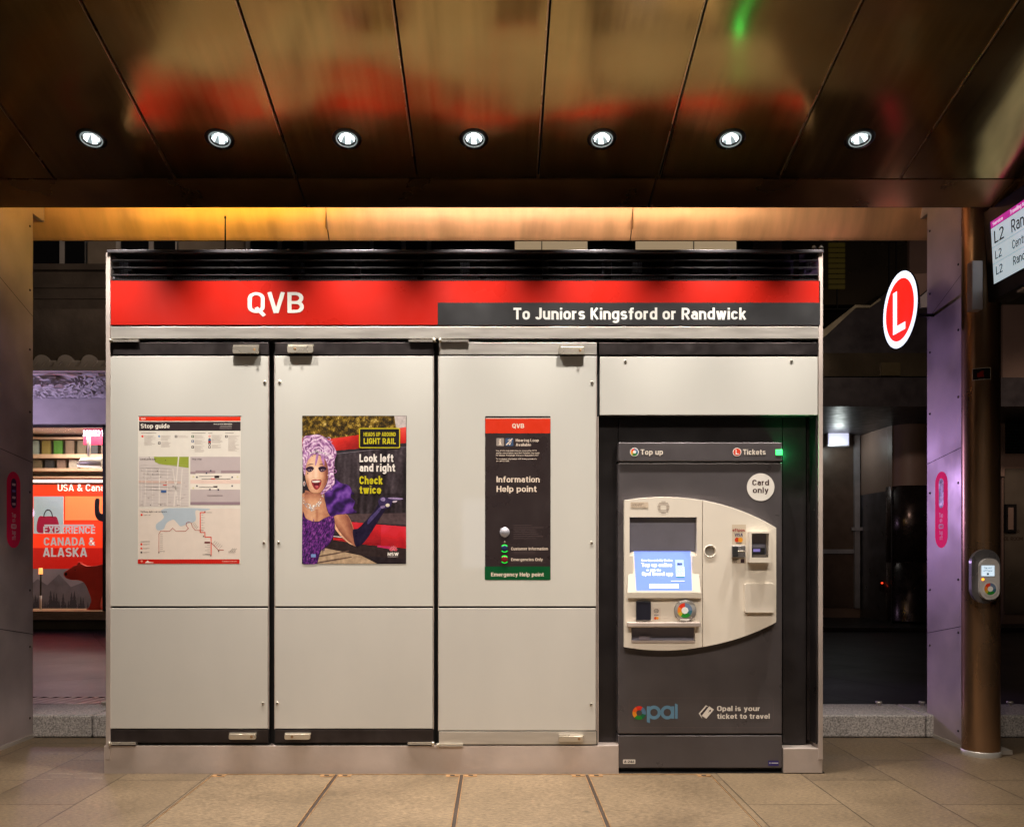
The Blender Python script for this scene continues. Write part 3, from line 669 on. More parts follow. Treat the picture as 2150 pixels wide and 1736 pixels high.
# ------------------------------------------------------------------ things on the right column
CXR, CYR = 3.005, 5.47
t = thing('card_reader', (CXR - 0.0, CYR - 0.11, 1.12), 'oval card reader with small lit screen and coloured ring on the bronze column', 'card reader')
Pr = front(5.345)
m = MB(); m.fill(Pr, [rrect(2037, 1153, 2097, 1266, 29, 10)], mat('reader_housing', (0.17, 0.16, 0.165), 0.3, 0.5), 0.0, 0.03, 0.0)
m.build('housing', t)
def ring_wedge(m, P, cx, cy, r0, r1, a0, a1, mt, d, n=8):
    pts = [(cx + r1 * math.cos(math.radians(a0 + (a1 - a0) * k / n)), cy - r1 * math.sin(math.radians(a0 + (a1 - a0) * k / n))) for k in range(n + 1)]
    pts += [(cx + r0 * math.cos(math.radians(a1 - (a1 - a0) * k / n)), cy - r0 * math.sin(math.radians(a1 - (a1 - a0) * k / n))) for k in range(n + 1)]
    m.poly(P, pts, mt, d)
def opal_disc(m, P, cx, cy, r, d, white=True, hole=0.42):
    cols = [(60, 100, 100, ink(225, 75, 30)), ]
    segs = [(90, 150, (226, 60, 32)), (150, 200, (232, 130, 40)), (200, 235, (205, 175, 50)), (235, 320, (40, 140, 50)), (320, 360, (60, 110, 130)), (0, 90, (110, 130, 160))]
    for a0, a1, c in segs: ring_wedge(m, P, cx, cy, 0.1 * r, r, a0, a1, ink(*c), d)
    if white:
        m.poly(P, [(cx + hole * r * 1.15 * math.cos(math.radians(a + 8)), cy + hole * r * 1.15 * math.sin(math.radians(a + 8))) for a in (0, 45, 90, 135, 180, 225, 270, 315)], ink(235, 235, 232), d + 0.0008)
m = MB(); Pi = front(5.318)
m.fill(Pi, [rrect(2056, 1172, 2096, 1258, 18, 10)], mat('reader_face', (0.55, 0.52, 0.50), 0.35), 0.0, 0.03, 0.0); m.build('face_plate', t)
Ps = front(5.300)
m = MB(); m.rect(Ps, 2061, 1187, 2088, 1209, glow(200, 220, 235, 0.9), 0.0)
m.text(Ps, 'Tap on/', 2074, 1193.5, 3.6, ink(90, 110, 130), 0.001, width=17, align='C'); m.text(Ps, 'off here', 2074, 1199.5, 3.6, ink(90, 110, 130), 0.001, width=19, align='C')
m.poly(Ps, circ(2074, 1204.5, 2.4, 12), ink(90, 110, 130), 0.001); m.build('reader_screen', t)
m = MB(); m.poly(Ps, circ(2064, 1216, 2.6, 14), glow(255, 150, 30, 3.0), 0.0); m.build('status_light', t)
m = MB(); m.poly(Ps, circ(2079, 1236, 15.5, 32), ink(215, 210, 205), 0.0); opal_disc(m, Ps, 2079, 1236, 12.5, 0.001); m.build('tap_target', t)
m = MB()          # sticker wrapped on the column
def wrap(m, a0, a1, z0, z1, r, mt, n=8):
    v = []; f = []
    for k in range(n + 1):
        a = a0 + (a1 - a0) * k / n
        for z in (z0, z1): v.append((CXR + r * math.sin(a), CYR - r * math.cos(a), z))
    for k in range(n): f.append((2 * k, 2 * k + 2, 2 * k + 3, 2 * k + 1))
    m.add(v, f, mt, True)
zs0, zs1 = U(0, 797, 5.37).z, U(0, 772, 5.37).z
wrap(m, -0.95, 0.02, zs0, zs1, 0.1085, ink(225, 215, 210)); wrap(m, -0.92, -0.01, zs0 + 0.003, zs1 - 0.003, 0.109, ink(22, 14, 14))
zc = (zs0 + zs1) / 2
for k in range(9):
    a = -0.46 + random.uniform(-.16, .16); z = zc + random.uniform(-.014, .012); wrap(m, a - .07, a + .07, z - .007, z + .007, 0.1094 + k * 0.0002, ink(150, 28, 18), 2)
tag(m.build('sticker'), 'small black sticker with a red splash mark, high on the bronze column', 'sticker')

# passenger display
t = thing('departure_screen', (3.0, 5.3, 2.8), 'hanging departure screen with magenta header and light rail services, cut by right edge', 'screen')
S = plane((2.985, 5.29, 2.862), (0, -1, 0), Vector((-0.055, 0, 1)).normalized())
scr_bg = glow(205, 222, 230, 0.62)
m = MB()
def sbox(m, a0, b0, a1, b1, d0, d1, mt):
    v = [S(a0, b0, d0), S(a1, b0, d0), S(a1, b1, d0), S(a0, b1, d0), S(a0, b0, d1), S(a1, b0, d1), S(a1, b1, d1), S(a0, b1, d1)]
    m.add(v, [(0, 3, 2, 1), (4, 5, 6, 7), (0, 1, 5, 4), (1, 2, 6, 5), (2, 3, 7, 6), (3, 0, 4, 7)], mt)
sbox(m, -0.085, -0.09, 1.15, 0.46, -0.14, -0.004, blackmetal); m.build('housing', t, bevel=0.006)
m = MB(); sbox(m, -0.05, -0.004, 1.06, 0.372, -0.004, -0.001, rubber); m.build('bezel', t)
m = MB(); m.poly(S, [(0, 0), (1.0, 0), (1.0, .330), (0, .330)], scr_bg, 0.0); m.poly(S, [(0, .331), (1.0, .331), (1.0, .372), (0, .372)], glow(190, 40, 150, 0.75), 0.0005)
sw = glow(245, 225, 240, 0.8); sd = ink(40, 42, 48)
m.text(S, 'Service', 0.022, .341, 0.021, sw, 0.001, bold=0.02, flip=True, width=.105); m.text(S, 'Travelling to', 0.2, .341, 0.023, sw, 0.001, bold=0.02, flip=True)
for k, (tx, yb, cp) in enumerate((('Randwick', .232, .074), ('Central', .138, .05), ('Randwick', .045, .05))):
    m.text(S, 'L2', 0.03, yb, cp, sd, 0.001, flip=True, width=cp * 1.35); m.text(S, tx, 0.205, yb, cp, sd, 0.001, flip=True)
for yb in (.213, .115): m.poly(S, [(0, yb), (1, yb), (1, yb + .002), (0, yb + .002)], ink(150, 160, 168), 0.001)
m.build('display_panel', t)
m = MB(); m.ubox(2041, 547, 2064, 650, 5.325, 0.06, plate_alu); m.build('mounting_bracket', t, bevel=0.004)
m = MB(); m.box(2.995, 3.14, 4.4, 5.36, 3.335, 3.40, bronze_dk); m.build('hood', t)
m = MB(); m.box(3.01, 3.06, 4.93, 5.1, 2.755, 2.768, steel); m.build('sensor', t)

# illuminated L sign
t = thing('round_sign', (2.96, 5.85, 2.87), 'glowing round white sign with red centre and white L beside the right pillar', 'illuminated sign')
Lc = U(1889, 651, 5.85); XS = Lc.x
Sg = plane((XS, 5.85, Lc.z), (0, -1, 0), (0, 0, 1))
m = MB(); M = Matrix.Translation((XS, 5.85, Lc.z)) @ Matrix.Rotation(-math.pi / 2, 4, 'Y')
m.lathe(M, [(0.0001, -0.016), (0.246, -0.016), (0.250, -0.013), (0.250, -0.002), (0.249, -0.001)], rail_dark, 48); m.build('casing', t)
m = MB(); m.poly(Sg, circ(0, 0, 0.249, 64), glow(225, 235, 255, 1.3), 0.0); m.build('white_face', t)
m = MB(); m.poly(Sg, circ(0, 0, 0.204, 64), glow(244, 34, 14, 0.92), 0.0015)
m.poly(Sg, [(-.092, -.145), (.086, -.145), (.086, -.098), (-.035, -.098), (-.035, .135), (-.092, .135)], glow(240, 240, 255, 1.4), 0.003); m.build('red_face', t)
m = MB(); m.tube([(XS + 0.016, 5.98, Lc.z), (2.96, 5.98, Lc.z)], 0.012, blackmetal); m.build('arm', t)

# ------------------------------------------------------------------ information cabinet
Y0 = 5.0
t = thing('information_cabinet', (0, 5.25, 0), 'long white panelled information cabinet with red QVB banner and three glass doors', 'cabinet')
zt = U(0, 524, Y0).z
m = MB(); m.ubox(238, 592, 1255, 1562, 5.055, 0.44, black); m.ubox(1255, 592, 1716, 872, 5.055, 0.44, black)
m.ubox(236, 530, 1716, 592, 5.34, 0.14, black); m.ubox(1255, 872, 1716, 1562, 5.30, 0.2, black); m.build('carcass', t)
m = MB(); m.ubox(222, 531, 231.5, 1594, 4.988, 0.5, steel_dull); m.build('side_post', t, bevel=0.002)
m = MB(); m.ubox(1719, 531, 1728, 1594, 4.988, 0.5, steel_dull); m.build('side_post', t, bevel=0.002)
m = MB(); m.ubox(224, 524, 1729.5, 530.6, 4.975, 0.02, mat('cap_metal', (0.11, 0.10, 0.11), 0.45, 0.5)); m.build('top_cap', t, bevel=0.003)
m = MB(); m.ubox(224.5, 525, 1729, 530.6, 4.996, 0.50, blackmetal); m.build('roof_sheet', t)
# louvre
lv = MB(); lv.ubox(233, 530.8, 1718, 534, 5.0, 0.02, blackmetal); lv.ubox(233, 586.5, 1718, 589.5, 5.0, 0.02, blackmetal)
lv = lv.build('vent_grille', t)
slat_m = mat('slat_metal', (0.09, 0.085, 0.09), 0.35, 0.5)
m = MB()
for yy in (546, 561.5, 577):
    m.ubox(234, yy - 0.7, 1717, yy + 0.7, 4.995, 0.035, slat_m)
m.build('slat', lv)
for k in range(12):
    xx = 360 + k * 131.5 - 3.2
    if xx < 1715: m = MB(); m.ubox(xx - 6, 534, xx + 6, 587, 5.02, 0.05, blackmetal); m.build('divider', lv)
meshm = bpy.data.materials.new('wire_mesh'); meshm.use_nodes = True
nt = meshm.node_tree; n_ = nt.nodes; l_ = nt.links; b_ = n_['Principled BSDF']
tc = n_.new('ShaderNodeNewGeometry'); ck = n_.new('ShaderNodeTexBrick'); ck.offset = 0; ck.inputs['Scale'].default_value = 1; ck.inputs['Brick Width'].default_value = 0.009
ck.inputs['Row Height'].default_value = 0.009; ck.inputs['Mortar Size'].default_value = 0.0016; ck.inputs['Color1'].default_value = (0.06, 0.06, 0.08, 1)
ck.inputs['Color2'].default_value = (0.07, 0.07, 0.09, 1); ck.inputs['Mortar'].default_value = (0.6, 0.6, 0.7, 1)
mp_ = n_.new('ShaderNodeMapping'); mp_.inputs['Rotation'].default_value = (math.radians(90), 0, 0)
l_.new(tc.outputs['Position'], mp_.inputs['Vector']); l_.new(mp_.outputs['Vector'], ck.inputs['Vector']); l_.new(ck.outputs['Color'], b_.inputs['Base Color']); b_.inputs['Roughness'].default_value = 0.45
m = MB(); m.ubox(236, 578.5, 1716, 588, 5.035, 0.008, meshm)
for xx in (250, 618, 966, 1265, 1328, 1692): m.ubox(xx, 538 if xx in (250, 1265) else 551, xx + 20, 588 if xx in (250, 1265) else 572, 5.11, 0.03, meshm)
m.build('wire_screen', lv)
# banner
Pb = front(4.9872)
bn = MB(); bn.ubox(232.3, 590, 1722, 682, 4.988, 0.06, red_sign); bn = bn.build('sign_banner', t)
m = MB(); m.ubox(919, 635.5, 1722, 682.3, 4.9876, 0.001, black_sign); m.build('direction_strip', bn)
m = MB(); m.text(Pb, 'QVB', 520, 657, 43.5, letter_white, 0.0002, width=118, bold=0.012); m.build('stop_name', bn)
m = MB(); m.text(Pb, 'To Juniors Kingsford or Randwick', 1078, 671, 24.6, letter_white, 0.0002, width=489, bold=0.03); m.build('direction_text', bn)
m = MB(); m.ubox(232.3, 685.5, 1719, 711, 4.99, 0.07, steel); m.build('transom', t, bevel=0.002)
m = MB(); m.ubox(232.3, 682.6, 1719, 685.2, 5.0, 0.05, black); m.ubox(232.3, 711.2, 1719, 717, 5.03, 0.03, black); m.build('shadow_gap', t)
# plinth
m = MB(); m.ubox(218.5, 1565, 1298, 1623.5, 4.993, 0.5, steel_dull); m.ubox(1298, 1562, 1299, 1623.5, 4.993, 0.5, steel_dull); m.build('plinth', t, bevel=0.002)
m = MB(); m.ubox(1645, 1571, 1727, 1622, 4.993, 0.5, steel_dull); m.build('plinth', t, bevel=0.002)
m = MB(); m.box(-2.2, 1.86, 5.0, 5.45, 0.0, 0.006, black); m.build('floor_seal', t)
def screw(par, px, py, Y=4.991):
    r = MB(); p = U(px, py, Y); M = Matrix.Translation(p) @ Matrix.Rotation(math.pi / 2, 4, 'X')
    r.lathe(M, [(0.0085, 0), (0.008, 0.0025), (0.0045, 0.003)], chrome, 14); r.lathe(M, [(0.0045, 0.003), (0.004, 0.001), (0.0001, 0.001)], black, 14); r.build('screw', par)
def latch(par, x0, y0, x1, y1, lock_right=True):
    Yf = 4.974; l = MB(); Pl = front(Yf)
    l.fill(Pl, [rrect(x0, y0 + 1, x1, y1, 3.5, 5)], chrome, -0.008, 0.016, 0.6, ref=1 / 370.0)
    l.build('latch', par)
    b = MB(); b.ubox(x0 + 3, y0 + 3, x1 - 2, y1 - 2, 4.984, 0.012, rail_dark); b.ubox(x0 + 1, y0 - 1.5, x1 + 1, y0 + 2.2, 4.977, 0.018, chrome); b.build('latch_base', par)
    k = MB(); kx = x1 - 9 if lock_right else x0 + 16
    M = Matrix.Translation(U(kx, (y0 + y1) / 2, 4.9655)) @ Matrix.Rotation(math.pi / 2, 4, 'X')
    k.lathe(M, [(0.008, 0), (0.0075, 0.0012), (0.006, 0.0014), (0.0001, 0.001)], brass_strip, 14); k.build('lock_barrel', par)
def hinge(par, x0, x1, y):
    h = MB(); h.ubox(x0, y - 2.6, x1, y - 0.6, 4.982, 0.03, chrome); h.ubox(x0, y + 0.4, x1, y + 2.2, 4.98, 0.03, steel)
    h.tube([U(x0 if par['e'] == 'L' else x1, y - 4, 4.98), U(x0 if par['e'] == 'L' else x1, y + 4, 4.98)], 0.009, chrome, 10); h.build('hinge', par)
def door(x0, x1, bx0, bx1, rail, top, bot, la, lb, hg, scr, name_label):
    xm0, xm1 = (x0 + bx0) / 2, (x1 + bx1) / 2
    d = MB(); d.ubox(xm0 - 2, 719, xm1 + 2.4, 1563, 5.012, 0.035, black); d = d.build('door', t); d['label'] = name_label
    r = MB(); r.ubox(xm0, 719, xm1 + 1.5, 744.5, 4.992, 0.018, rail); r.build('top_rail', d, bevel=0.002)
    r = MB(); r.ubox(xm0, bot, xm1 + 1.0, bot + 27, 4.992, 0.018, rail); r.build('bottom_rail', d, bevel=0.002)
    g = MB(); g.ubox(xm0, 747.5, xm1, 1272.5, 4.992, 0.018, panel_white); g.build('glass_panel', d, bevel=0.0025)
    g = MB(); g.ubox(xm0 - 0.5, 1276.3, xm1 - 0.5, bot - 2, 4.992, 0.018, panel_low); g.build('lower_panel', d, bevel=0.0025)
    g = MB()
    for xx in (xm0 - 1.6, xm1 + 0.5): g.ubox(xx, 747, xx + 1.2, bot - 1, 4.9935, 0.016, steel_dull)
    g.build('edge_trim', d)
    latch(d, *la); latch(d, *lb)
    for (a, b, y, e) in hg: d['e'] = e; hinge(d, a, b, y)
    del d['e']
    for q in scr: screw(d, *q)
    return d
door(233, 565, 230, 560, rail_dark, 719, 1531, (488, 725, 543, 742), (480, 1540, 537, 1552), [(233, 290, 715, 'L'), (230, 284, 1560.5, 'L')],
     [(556, 802), (554, 1139), (552, 1476)], 'glass door with stop guide poster')
door(580, 911, 575, 907, rail_dark, 719, 1531, (603, 724, 657, 741, False), (597, 1540, 651, 1552, False), [(858, 912, 715, 'R'), (856, 909, 1560.5, 'R')],
     [(587, 802), (585, 1139), (582, 1476)], 'glass door with safety poster')
door(924, 1253, 919, 1250, steel, 719, 1535, (1173, 727, 1227, 744), (1173, 1544, 1225, 1557), [(924, 984, 715, 'L'), (919, 972, 1564, 'L')],
     [(1243, 803), (1242, 1139), (1241, 1478)], 'glass door with steel rails and help point')
fp = MB(); fp.ubox(1257.5, 719, 1718, 874, 5.012, 0.035, black); fp = fp.build('fixed_panel', t)
r = MB(); r.ubox(1258, 719.5, 1717, 744.5, 4.992, 0.018, rail_dark); r.build('top_rail', fp, bevel=0.002)
g = MB(); g.ubox(1259.5, 749, 1717, 871.5, 4.992, 0.018, panel_white); g.build('glass_panel', fp, bevel=0.0025)
screw(fp, 1313, 758); screw(fp, 1662, 758)
# recess round the ticket machine
rc = MB(); rc.ubox(1256, 874.5, 1297, 1561, 5.085, 0.02, blackmetal); rc.ubox(1298.5, 874.5, 1642, 930, 5.085, 0.02, blackmetal); rc.ubox(1643.5, 874.5, 1692, 1561, 5.085, 0.02, blackmetal)
p, q = U(1699, 874.5, 5.0), U(1714, 1561, 5.0)
rc.build('recess_panel', t)
rc = MB(); rc.box(U(1713, 0, 5.0).x, U(1716, 0, 5.0).x, 4.997, 5.30, q.z, p.z, blackmetal); rc.build('recess_reveal', t)
rc = MB(); rc.box(U(1254.5, 0, 5.0).x, U(1256.5, 0, 5.0).x, 4.997, 5.1, q.z, p.z, steel_dull)
rc.build('recess_reveal', t)
rc = MB(); p2 = U(1694, 874.5, 5.10); rc.box(p2.x, p2.x + 0.03, 5.10, 5.13, q.z, p.z, rail_dark)
rc.build('recess_trim', t)
# antenna and bolts on the roof
a = MB(); xa = U(473, 0, 5.25).x; a.tube([(xa, 5.25, zt), (xa, 5.25, zt + 0.05)], 0.012, rubber, 12); a.tube([(xa, 5.25, zt + 0.05), (xa, 5.25, zt + 0.275)], [0.006, 0.0035], rubber, 8)
a.tube([(xa, 5.25, zt + 0.27), (xa, 5.25, zt + 0.285)], 0.006, rubber, 8)
tag(a.build('antenna'), 'thin black whip antenna standing on the cabinet roof', 'antenna')
for px in (1709, 1724):
    a = MB(); p = U(px, 524, 5.02); a.tube([p, p + Vector((0, 0, 0.022))], 0.007, steel, 8); a.tube([p + Vector((0, 0, 0.006)), p + Vector((0, 0, 0.012))], 0.013, steel, 6); a.build('roof_bolt', t)

# ------------------------------------------------------------------ stop guide poster
FY = 4.9915
t = thing('stop_guide', (U(397, 1184, FY).x, FY, U(397, 1184, FY).z), 'stop guide poster with maps and light rail network, in the left door', 'poster')
P4 = remap(front(FY), 268.7, 856.6, 0.19839, 0.19835)
m = MB(); m.fill(P4, [[(106, 86), (1196, 86), (1190, 1648), (104, 1648)]], ink(226, 219, 208), 0.0005); m.build('sheet', t)
m = MB(); d = 0.0010
grey = ink(110, 95, 92); dk = ink(52, 42, 46); rd = ink(228, 52, 26); lt = ink(233, 224, 212)
m.rect(P4, 110, 83, 1200, 91, ink(60, 48, 46), d); m.rect(P4, 118, 93, 1192, 136, rd, d); m.rect(P4, 118, 145, 1192, 240, dk, d)  # dark line along the top edge paints the slot's shadow
m.text(P4, 'QVB', 140, 123, 18, lt, d + .0004, width=46, bold=.02); m.text(P4, 'Stop guide', 135, 213, 47, lt, d + .0004, width=306, bold=.03)
m.text(P4, 'Next services information', 908, 175, 12, lt, d + .0004, width=195, bold=.03)
for k in range(3): m.rect(P4, 975 - 4 * k, 187 + k * 14, 1100, 190 + k * 14, ink(180, 170, 165), d + .0004)
def lines(x0, x1, y0, y1, st, c=grey, ind=0):
    y = y0
    while y < y1: m.rect(P4, x0, y, x0 + (x1 - x0) * random.uniform(.55, 1), y + 2.6, c, d); y += st
thin = ink(170, 154, 146)
for hx, w in ((140, 160), (672, 150), (848, 45), (1028, 90)): m.rect(P4, hx, 263, hx + w, 267, grey, d)
for (x0, x1, y0, y1) in ((172, 298, 290, 392), (350, 475, 290, 345), (350, 470, 360, 420), (525, 650, 290, 320), (705, 822, 290, 330), (705, 822, 340, 390), (705, 822, 402, 470),
                         (885, 1005, 288, 330), (885, 1005, 335, 375), (885, 1000, 390, 425), (1060, 1185, 290, 460)): lines(x0, x1, y0, y1, 10, thin)
m.poly(P4, circ(153, 299, 12, 16), rd, d); m.poly(P4, circ(330, 299, 12, 16), ink(120, 150, 185), d)
for x, y, c in ((318, 358, dk), (496, 288, dk), (672, 288, ink(40, 90, 30)), (672, 338, ink(60, 85, 130)), (672, 400, dk), (850, 400, grey), (1028, 288, dk)): m.rect(P4, x, y, x + 26, y + 26, c, d); m.rect(P4, x + 8, y + 6, x + 18, y + 20, lt, d + .0004)
m.poly(P4, circ(863, 299, 11, 16), rd, d); m.poly(P4, circ(863, 299, 6, 12), lt, d + .0004)
m.poly(P4, rrect(850, 320, 877, 392, 13, 6), ink(30, 28, 48), d)
m.rect(P4, 852, 330, 875, 346, ink(70, 110, 170), d + .0004); m.rect(P4, 852, 352, 875, 366, ink(205, 50, 35), d + .0004); m.poly(P4, circ(863, 378, 9, 12, 5), lt, d + .0004)
# local area map
mp = ink(208, 197, 192)
m.rect(P4, 115, 515, 643, 1043, mp, d); m.poly(P4, [(275, 515), (643, 515), (643, 633), (330, 592), (285, 570)], ink(150, 162, 62), d + .0004)
rdw = ink(226, 217, 209)
for k in range(14):
    y = 600 + k * 33; m.poly(P4, [(115, y), (643, y + random.uniform(-14, 22)), (643, y + 6), (115, y + 5)], ink(212, 202, 196), d + .0008)
for x0, x1, w in ((530, 480, 14), (470, 530, 10), (190, 175, 7), (330, 325, 10), (420, 412, 5), (570, 545, 9), (250, 262, 4), (150, 138, 4)):
    m.poly(P4, [(x0, 515 if x0 == 530 else 640), (x0 + w, 515 if x0 == 530 else 640), (x1 + w, 1043), (x1, 1043)], rdw, d + .0012)
m.poly(P4, [(115, 765), (560, 775), (560, 800), (115, 790)], ink(208, 178, 166), d + .0010)
m.rect(P4, 372, 811, 412, 818, rd, d + .0016); m.rect(P4, 350, 868, 407, 895, ink(70, 100, 150), d + .0016)
for k in range(46):
    x, y = random.uniform(125, 610), random.uniform(650, 1035); m.rect(P4, x, y, x + random.uniform(8, 34), y + 2.5, ink(140, 122, 118), d + .0016)
for x, y in ((312, 665), (262, 702), (348, 727), (402, 786), (478, 827), (225, 522), (398, 552), (238, 1026), (348, 1026)): m.poly(P4, circ(x, y, 5, 8), dk, d + .0018)
m.text(P4, 'Local area map', 130, 547, 15, dk, d + .0018, width=168)
# stop map
m.rect(P4, 660, 515, 1188, 1025, ink(190, 176, 176), d); m.rect(P4, 660, 690, 1188, 862, lt, d + .0004); m.rect(P4, 660, 760, 1188, 800, ink(232, 205, 192), d + .0008)
bld = ink(160, 138, 142); m.rect(P4, 715, 660, 925, 690, bld, d + .0008); m.rect(P4, 985, 660, 1188, 690, bld, d + .0008); m.rect(P4, 660, 675, 715, 698, bld, d + .0008); m.rect(P4, 660, 993, 1186, 1024, ink(150, 128, 136), d + .0008)
for y, x0, x1 in ((720, 755, 995), (749, 780, 1085), (835, 752, 945)): m.rect(P4, x0, y, x1, y + 4, dk, d + .0012)
m.rect(P4, 880, 745, 925, 752, rd, d + .0016); m.rect(P4, 915, 715, 965, 738, dk, d + .0016); m.rect(P4, 905, 825, 947, 835, dk, d + .0016)
for x, y in ((730, 731), (1103, 731), (730, 824), (1103, 824), (868, 861), (957, 863), (876, 663), (831, 688)): m.rect(P4, x - 8, y - 8, x + 8, y + 8, ink(70, 68, 86), d + .0016)
for x, y in ((692, 728), (1160, 728), (692, 845)): m.poly(P4, circ(x, y, 10, 12), ink(222, 214, 170), d + .0012)
m.text(P4, 'Stop map', 675, 547, 15, dk, d + .0018, width=105); m.rect(P4, 838, 923, 1006, 928, grey, d + .0012)
# network map
m.rect(P4, 112, 1062, 1186, 1598, ink(224, 210, 198), d)
m.poly(P4, smooth_loop([(385, 1064), (850, 1064), (790, 1090), (715, 1085), (715, 1190), (640, 1220), (560, 1250), (520, 1215), (480, 1180), (410, 1215), (375, 1280), (310, 1290), (300, 1230), (380, 1160)]), ink(178, 190, 200), d + .0004)
def route(pts, w, c):
    for (x0, y0), (x1, y1) in zip(pts, pts[1:]):
        L = math.hypot(x1 - x0, y1 - y0); nx, ny = -(y1 - y0) / L * w / 2, (x1 - x0) / L * w / 2; ex, ey = (x1 - x0) / L * w / 2, (y1 - y0) / L * w / 2
        m.poly(P4, [(x0 - ex + nx, y0 - ey + ny), (x1 + ex + nx, y1 + ey + ny), (x1 + ex - nx, y1 + ey - ny), (x0 - ex - nx, y0 - ey - ny)], c, d + .0010)
r1 = ink(176, 62, 48)
route([(328, 1530), (328, 1330), (345, 1302), (440, 1302), (474, 1270), (508, 1302), (608, 1302), (640, 1272), (615, 1240), (620, 1215), (645, 1205), (670, 1215), (680, 1255), (712, 1293), (800, 1293)], 5, r1)
route([(815, 1105), (765, 1105), (765, 1315), (815, 1315), (815, 1365), (880, 1365), (880, 1560)], 9, rd); route([(880, 1420), (955, 1500), (1012, 1502)], 6, r1)
m.rect(P4, 810, 1413, 870, 1430, ink(105, 30, 38), d + .0014)
for k in range(9): m.rect(P4, 340, 1330 + k * 20, 370, 1332.5 + k * 20, grey, d + .0010)
for k in range(7): m.rect(P4, 775, 1130 + k * 27, 798 + 14 * (k % 2), 1132.5 + k * 27, grey, d + .0010)
for k in range(6): m.rect(P4, 815 if k % 2 else 840, 1448 + k * 19, 872, 1450.5 + k * 19, grey, d + .0010)
for k in range(5): route([(895 + k * 18, 1440 + k * 12), (925 + k * 18, 1405 + k * 12)], 2.4, grey)
for k in range(5): route([(672 + k * 12, 1225 + k * 13), (694 + k * 12, 1200 + k * 13)], 2.4, grey)
for x, y in ((815, 1097), (800, 1357), (877, 1560), (960, 1512), (328, 1528)): m.rect(P4, x - 6, y - 6, x + 6, y + 6, ink(90, 40, 40), d + .0016)
m.rect(P4, 790, 1548, 870, 1552, dk, d + .001); m.rect(P4, 335, 1514, 390, 1518, grey, d + .001); m.rect(P4, 830, 1103, 888, 1106, grey, d + .001)
for y in (1432, 1475, 1518): m.rect(P4, 133, y, 152, y + 18, rd if y < 1500 else dk, d + .001); m.rect(P4, 160, y + 4, 230, y + 7, thin, d + .001); m.rect(P4, 160, y + 12, 205, y + 14, thin, d + .001)
m.rect(P4, 133, 1410, 232, 1414, grey, d + .001)
for k in range(3): route([(1085 + k * 20, 1512), (1110 + k * 20, 1486)], 3, dk)
m.rect(P4, 1062, 1517, 1140, 1521, dk, d + .001); m.rect(P4, 1062, 1534, 1130, 1537, thin, d + .001)
m.text(P4, 'Sydney light rail network', 133, 1103, 16, dk, d + .0016, width=280); m.poly(P4, circ(145, 1130, 11, 14), rd, d + .001); m.text(P4, 'Light rail', 165, 1136, 10, grey, d + .001, width=72)
m.poly(P4, rrect(104, 1600, 1182, 1646, 8), ink(198, 32, 20), d); m.poly(P4, circ(146, 1620, 12, 14), ink(225, 150, 130), d + .0004)
m.poly(P4, [(182, 1634), (210, 1610), (222, 1626), (270, 1632), (270, 1638), (182, 1638)], lt, d + .0004); m.text(P4, 'transportnsw.info', 995, 1627, 11, ink(235, 190, 175), d + .0004, width=160, bold=.02)
m.build('print', t)

# ------------------------------------------------------------------ safety poster
t = thing('safety_poster', (U(745, 1183, FY).x, FY, U(745, 1183, FY).z), 'colour poster of a performer in lilac wig and purple dress before a red tram', 'poster')
P5 = remap(front(FY), 621.5, 856.6, 0.19839, 0.19835)
m = MB(); m.fill(P5, [[(72, 81), (1170, 81), (1163, 1649), (63, 1649)]], inkv(38, 30, 32), 0.0005); m.build('sheet', t)
m = MB(); d = 0.0010; m.clip = (66, 83, 1166, 1647)
rnd = random.Random(3)
XL, XR = 70, 1166
m.rect(P5, XL, 84, XR, 330, inkv(74, 52, 26), d)
m.poly(P5, [(1020, 84), (XR, 84), (XR, 215), (1060, 240), (1000, 160)], inkv(188, 176, 172), d + .0003)
leafc = [inkv(104, 78, 26), inkv(140, 110, 32), inkv(58, 44, 20), inkv(42, 32, 18), inkv(176, 140, 52), inkv(88, 72, 30), inkv(215, 190, 120)]
for k in range(420):
    x, y = rnd.uniform(XL + 10, 1040), rnd.uniform(92, 310); a = rnd.uniform(0, 3.14); r = rnd.uniform(5, 15)
    if x > 990 and y < 180 and rnd.random() < .6: continue
    c = rnd.choices(leafc, (5, 4, 6, 6, 2, 5, 1))[0]
    m.poly(P5, [(x + r * math.cos(a), y + r * math.sin(a)), (x - r * .45 * math.sin(a), y + r * .45 * math.cos(a)), (x - r * math.cos(a), y - r * math.sin(a)), (x + r * .45 * math.sin(a), y - r * .45 * math.cos(a))], c, d + .0004 + (k % 40) * .00002)
e = d + .0016
def nz_(x, y, f): return mnoise.noise(Vector((x * f, y * f, 1.7)))
m.cells(P5, [(66, 83), (1040, 83), (1062, 235), (1000, 330), (66, 330)], lambda x, y: .42 + .55 * nz_(x, y, .028) + .42 * nz_(x, y, .09) - .25 * (x > 900 and nz_(x, y, .02)), [(24, 18, 10), (58, 44, 18), (104, 80, 26), (158, 128, 44), (226, 204, 140)], d + .0013, 6)
m.poly(P5, [(XL, 320), (330, 330), (700, 280), (XR, 200), (XR, 368), (700, 425), (420, 450), (XL, 460)], inkv(206, 48, 42), e)
m.poly(P5, [(330, 345), (480, 330), (700, 300), (700, 306), (480, 350)], inkv(228, 96, 84), e + .0003)
m.poly(P5, [(XL, 455), (420, 450), (700, 425), (XR, 368), (XR, 1260), (XL, 1420)], inkv(46, 38, 44), e + .0002)
m.poly(P5, [(420, 480), (700, 450), (XR, 408), (XR, 414), (700, 458), (420, 490)], inkv(100, 92, 100), e + .0005)
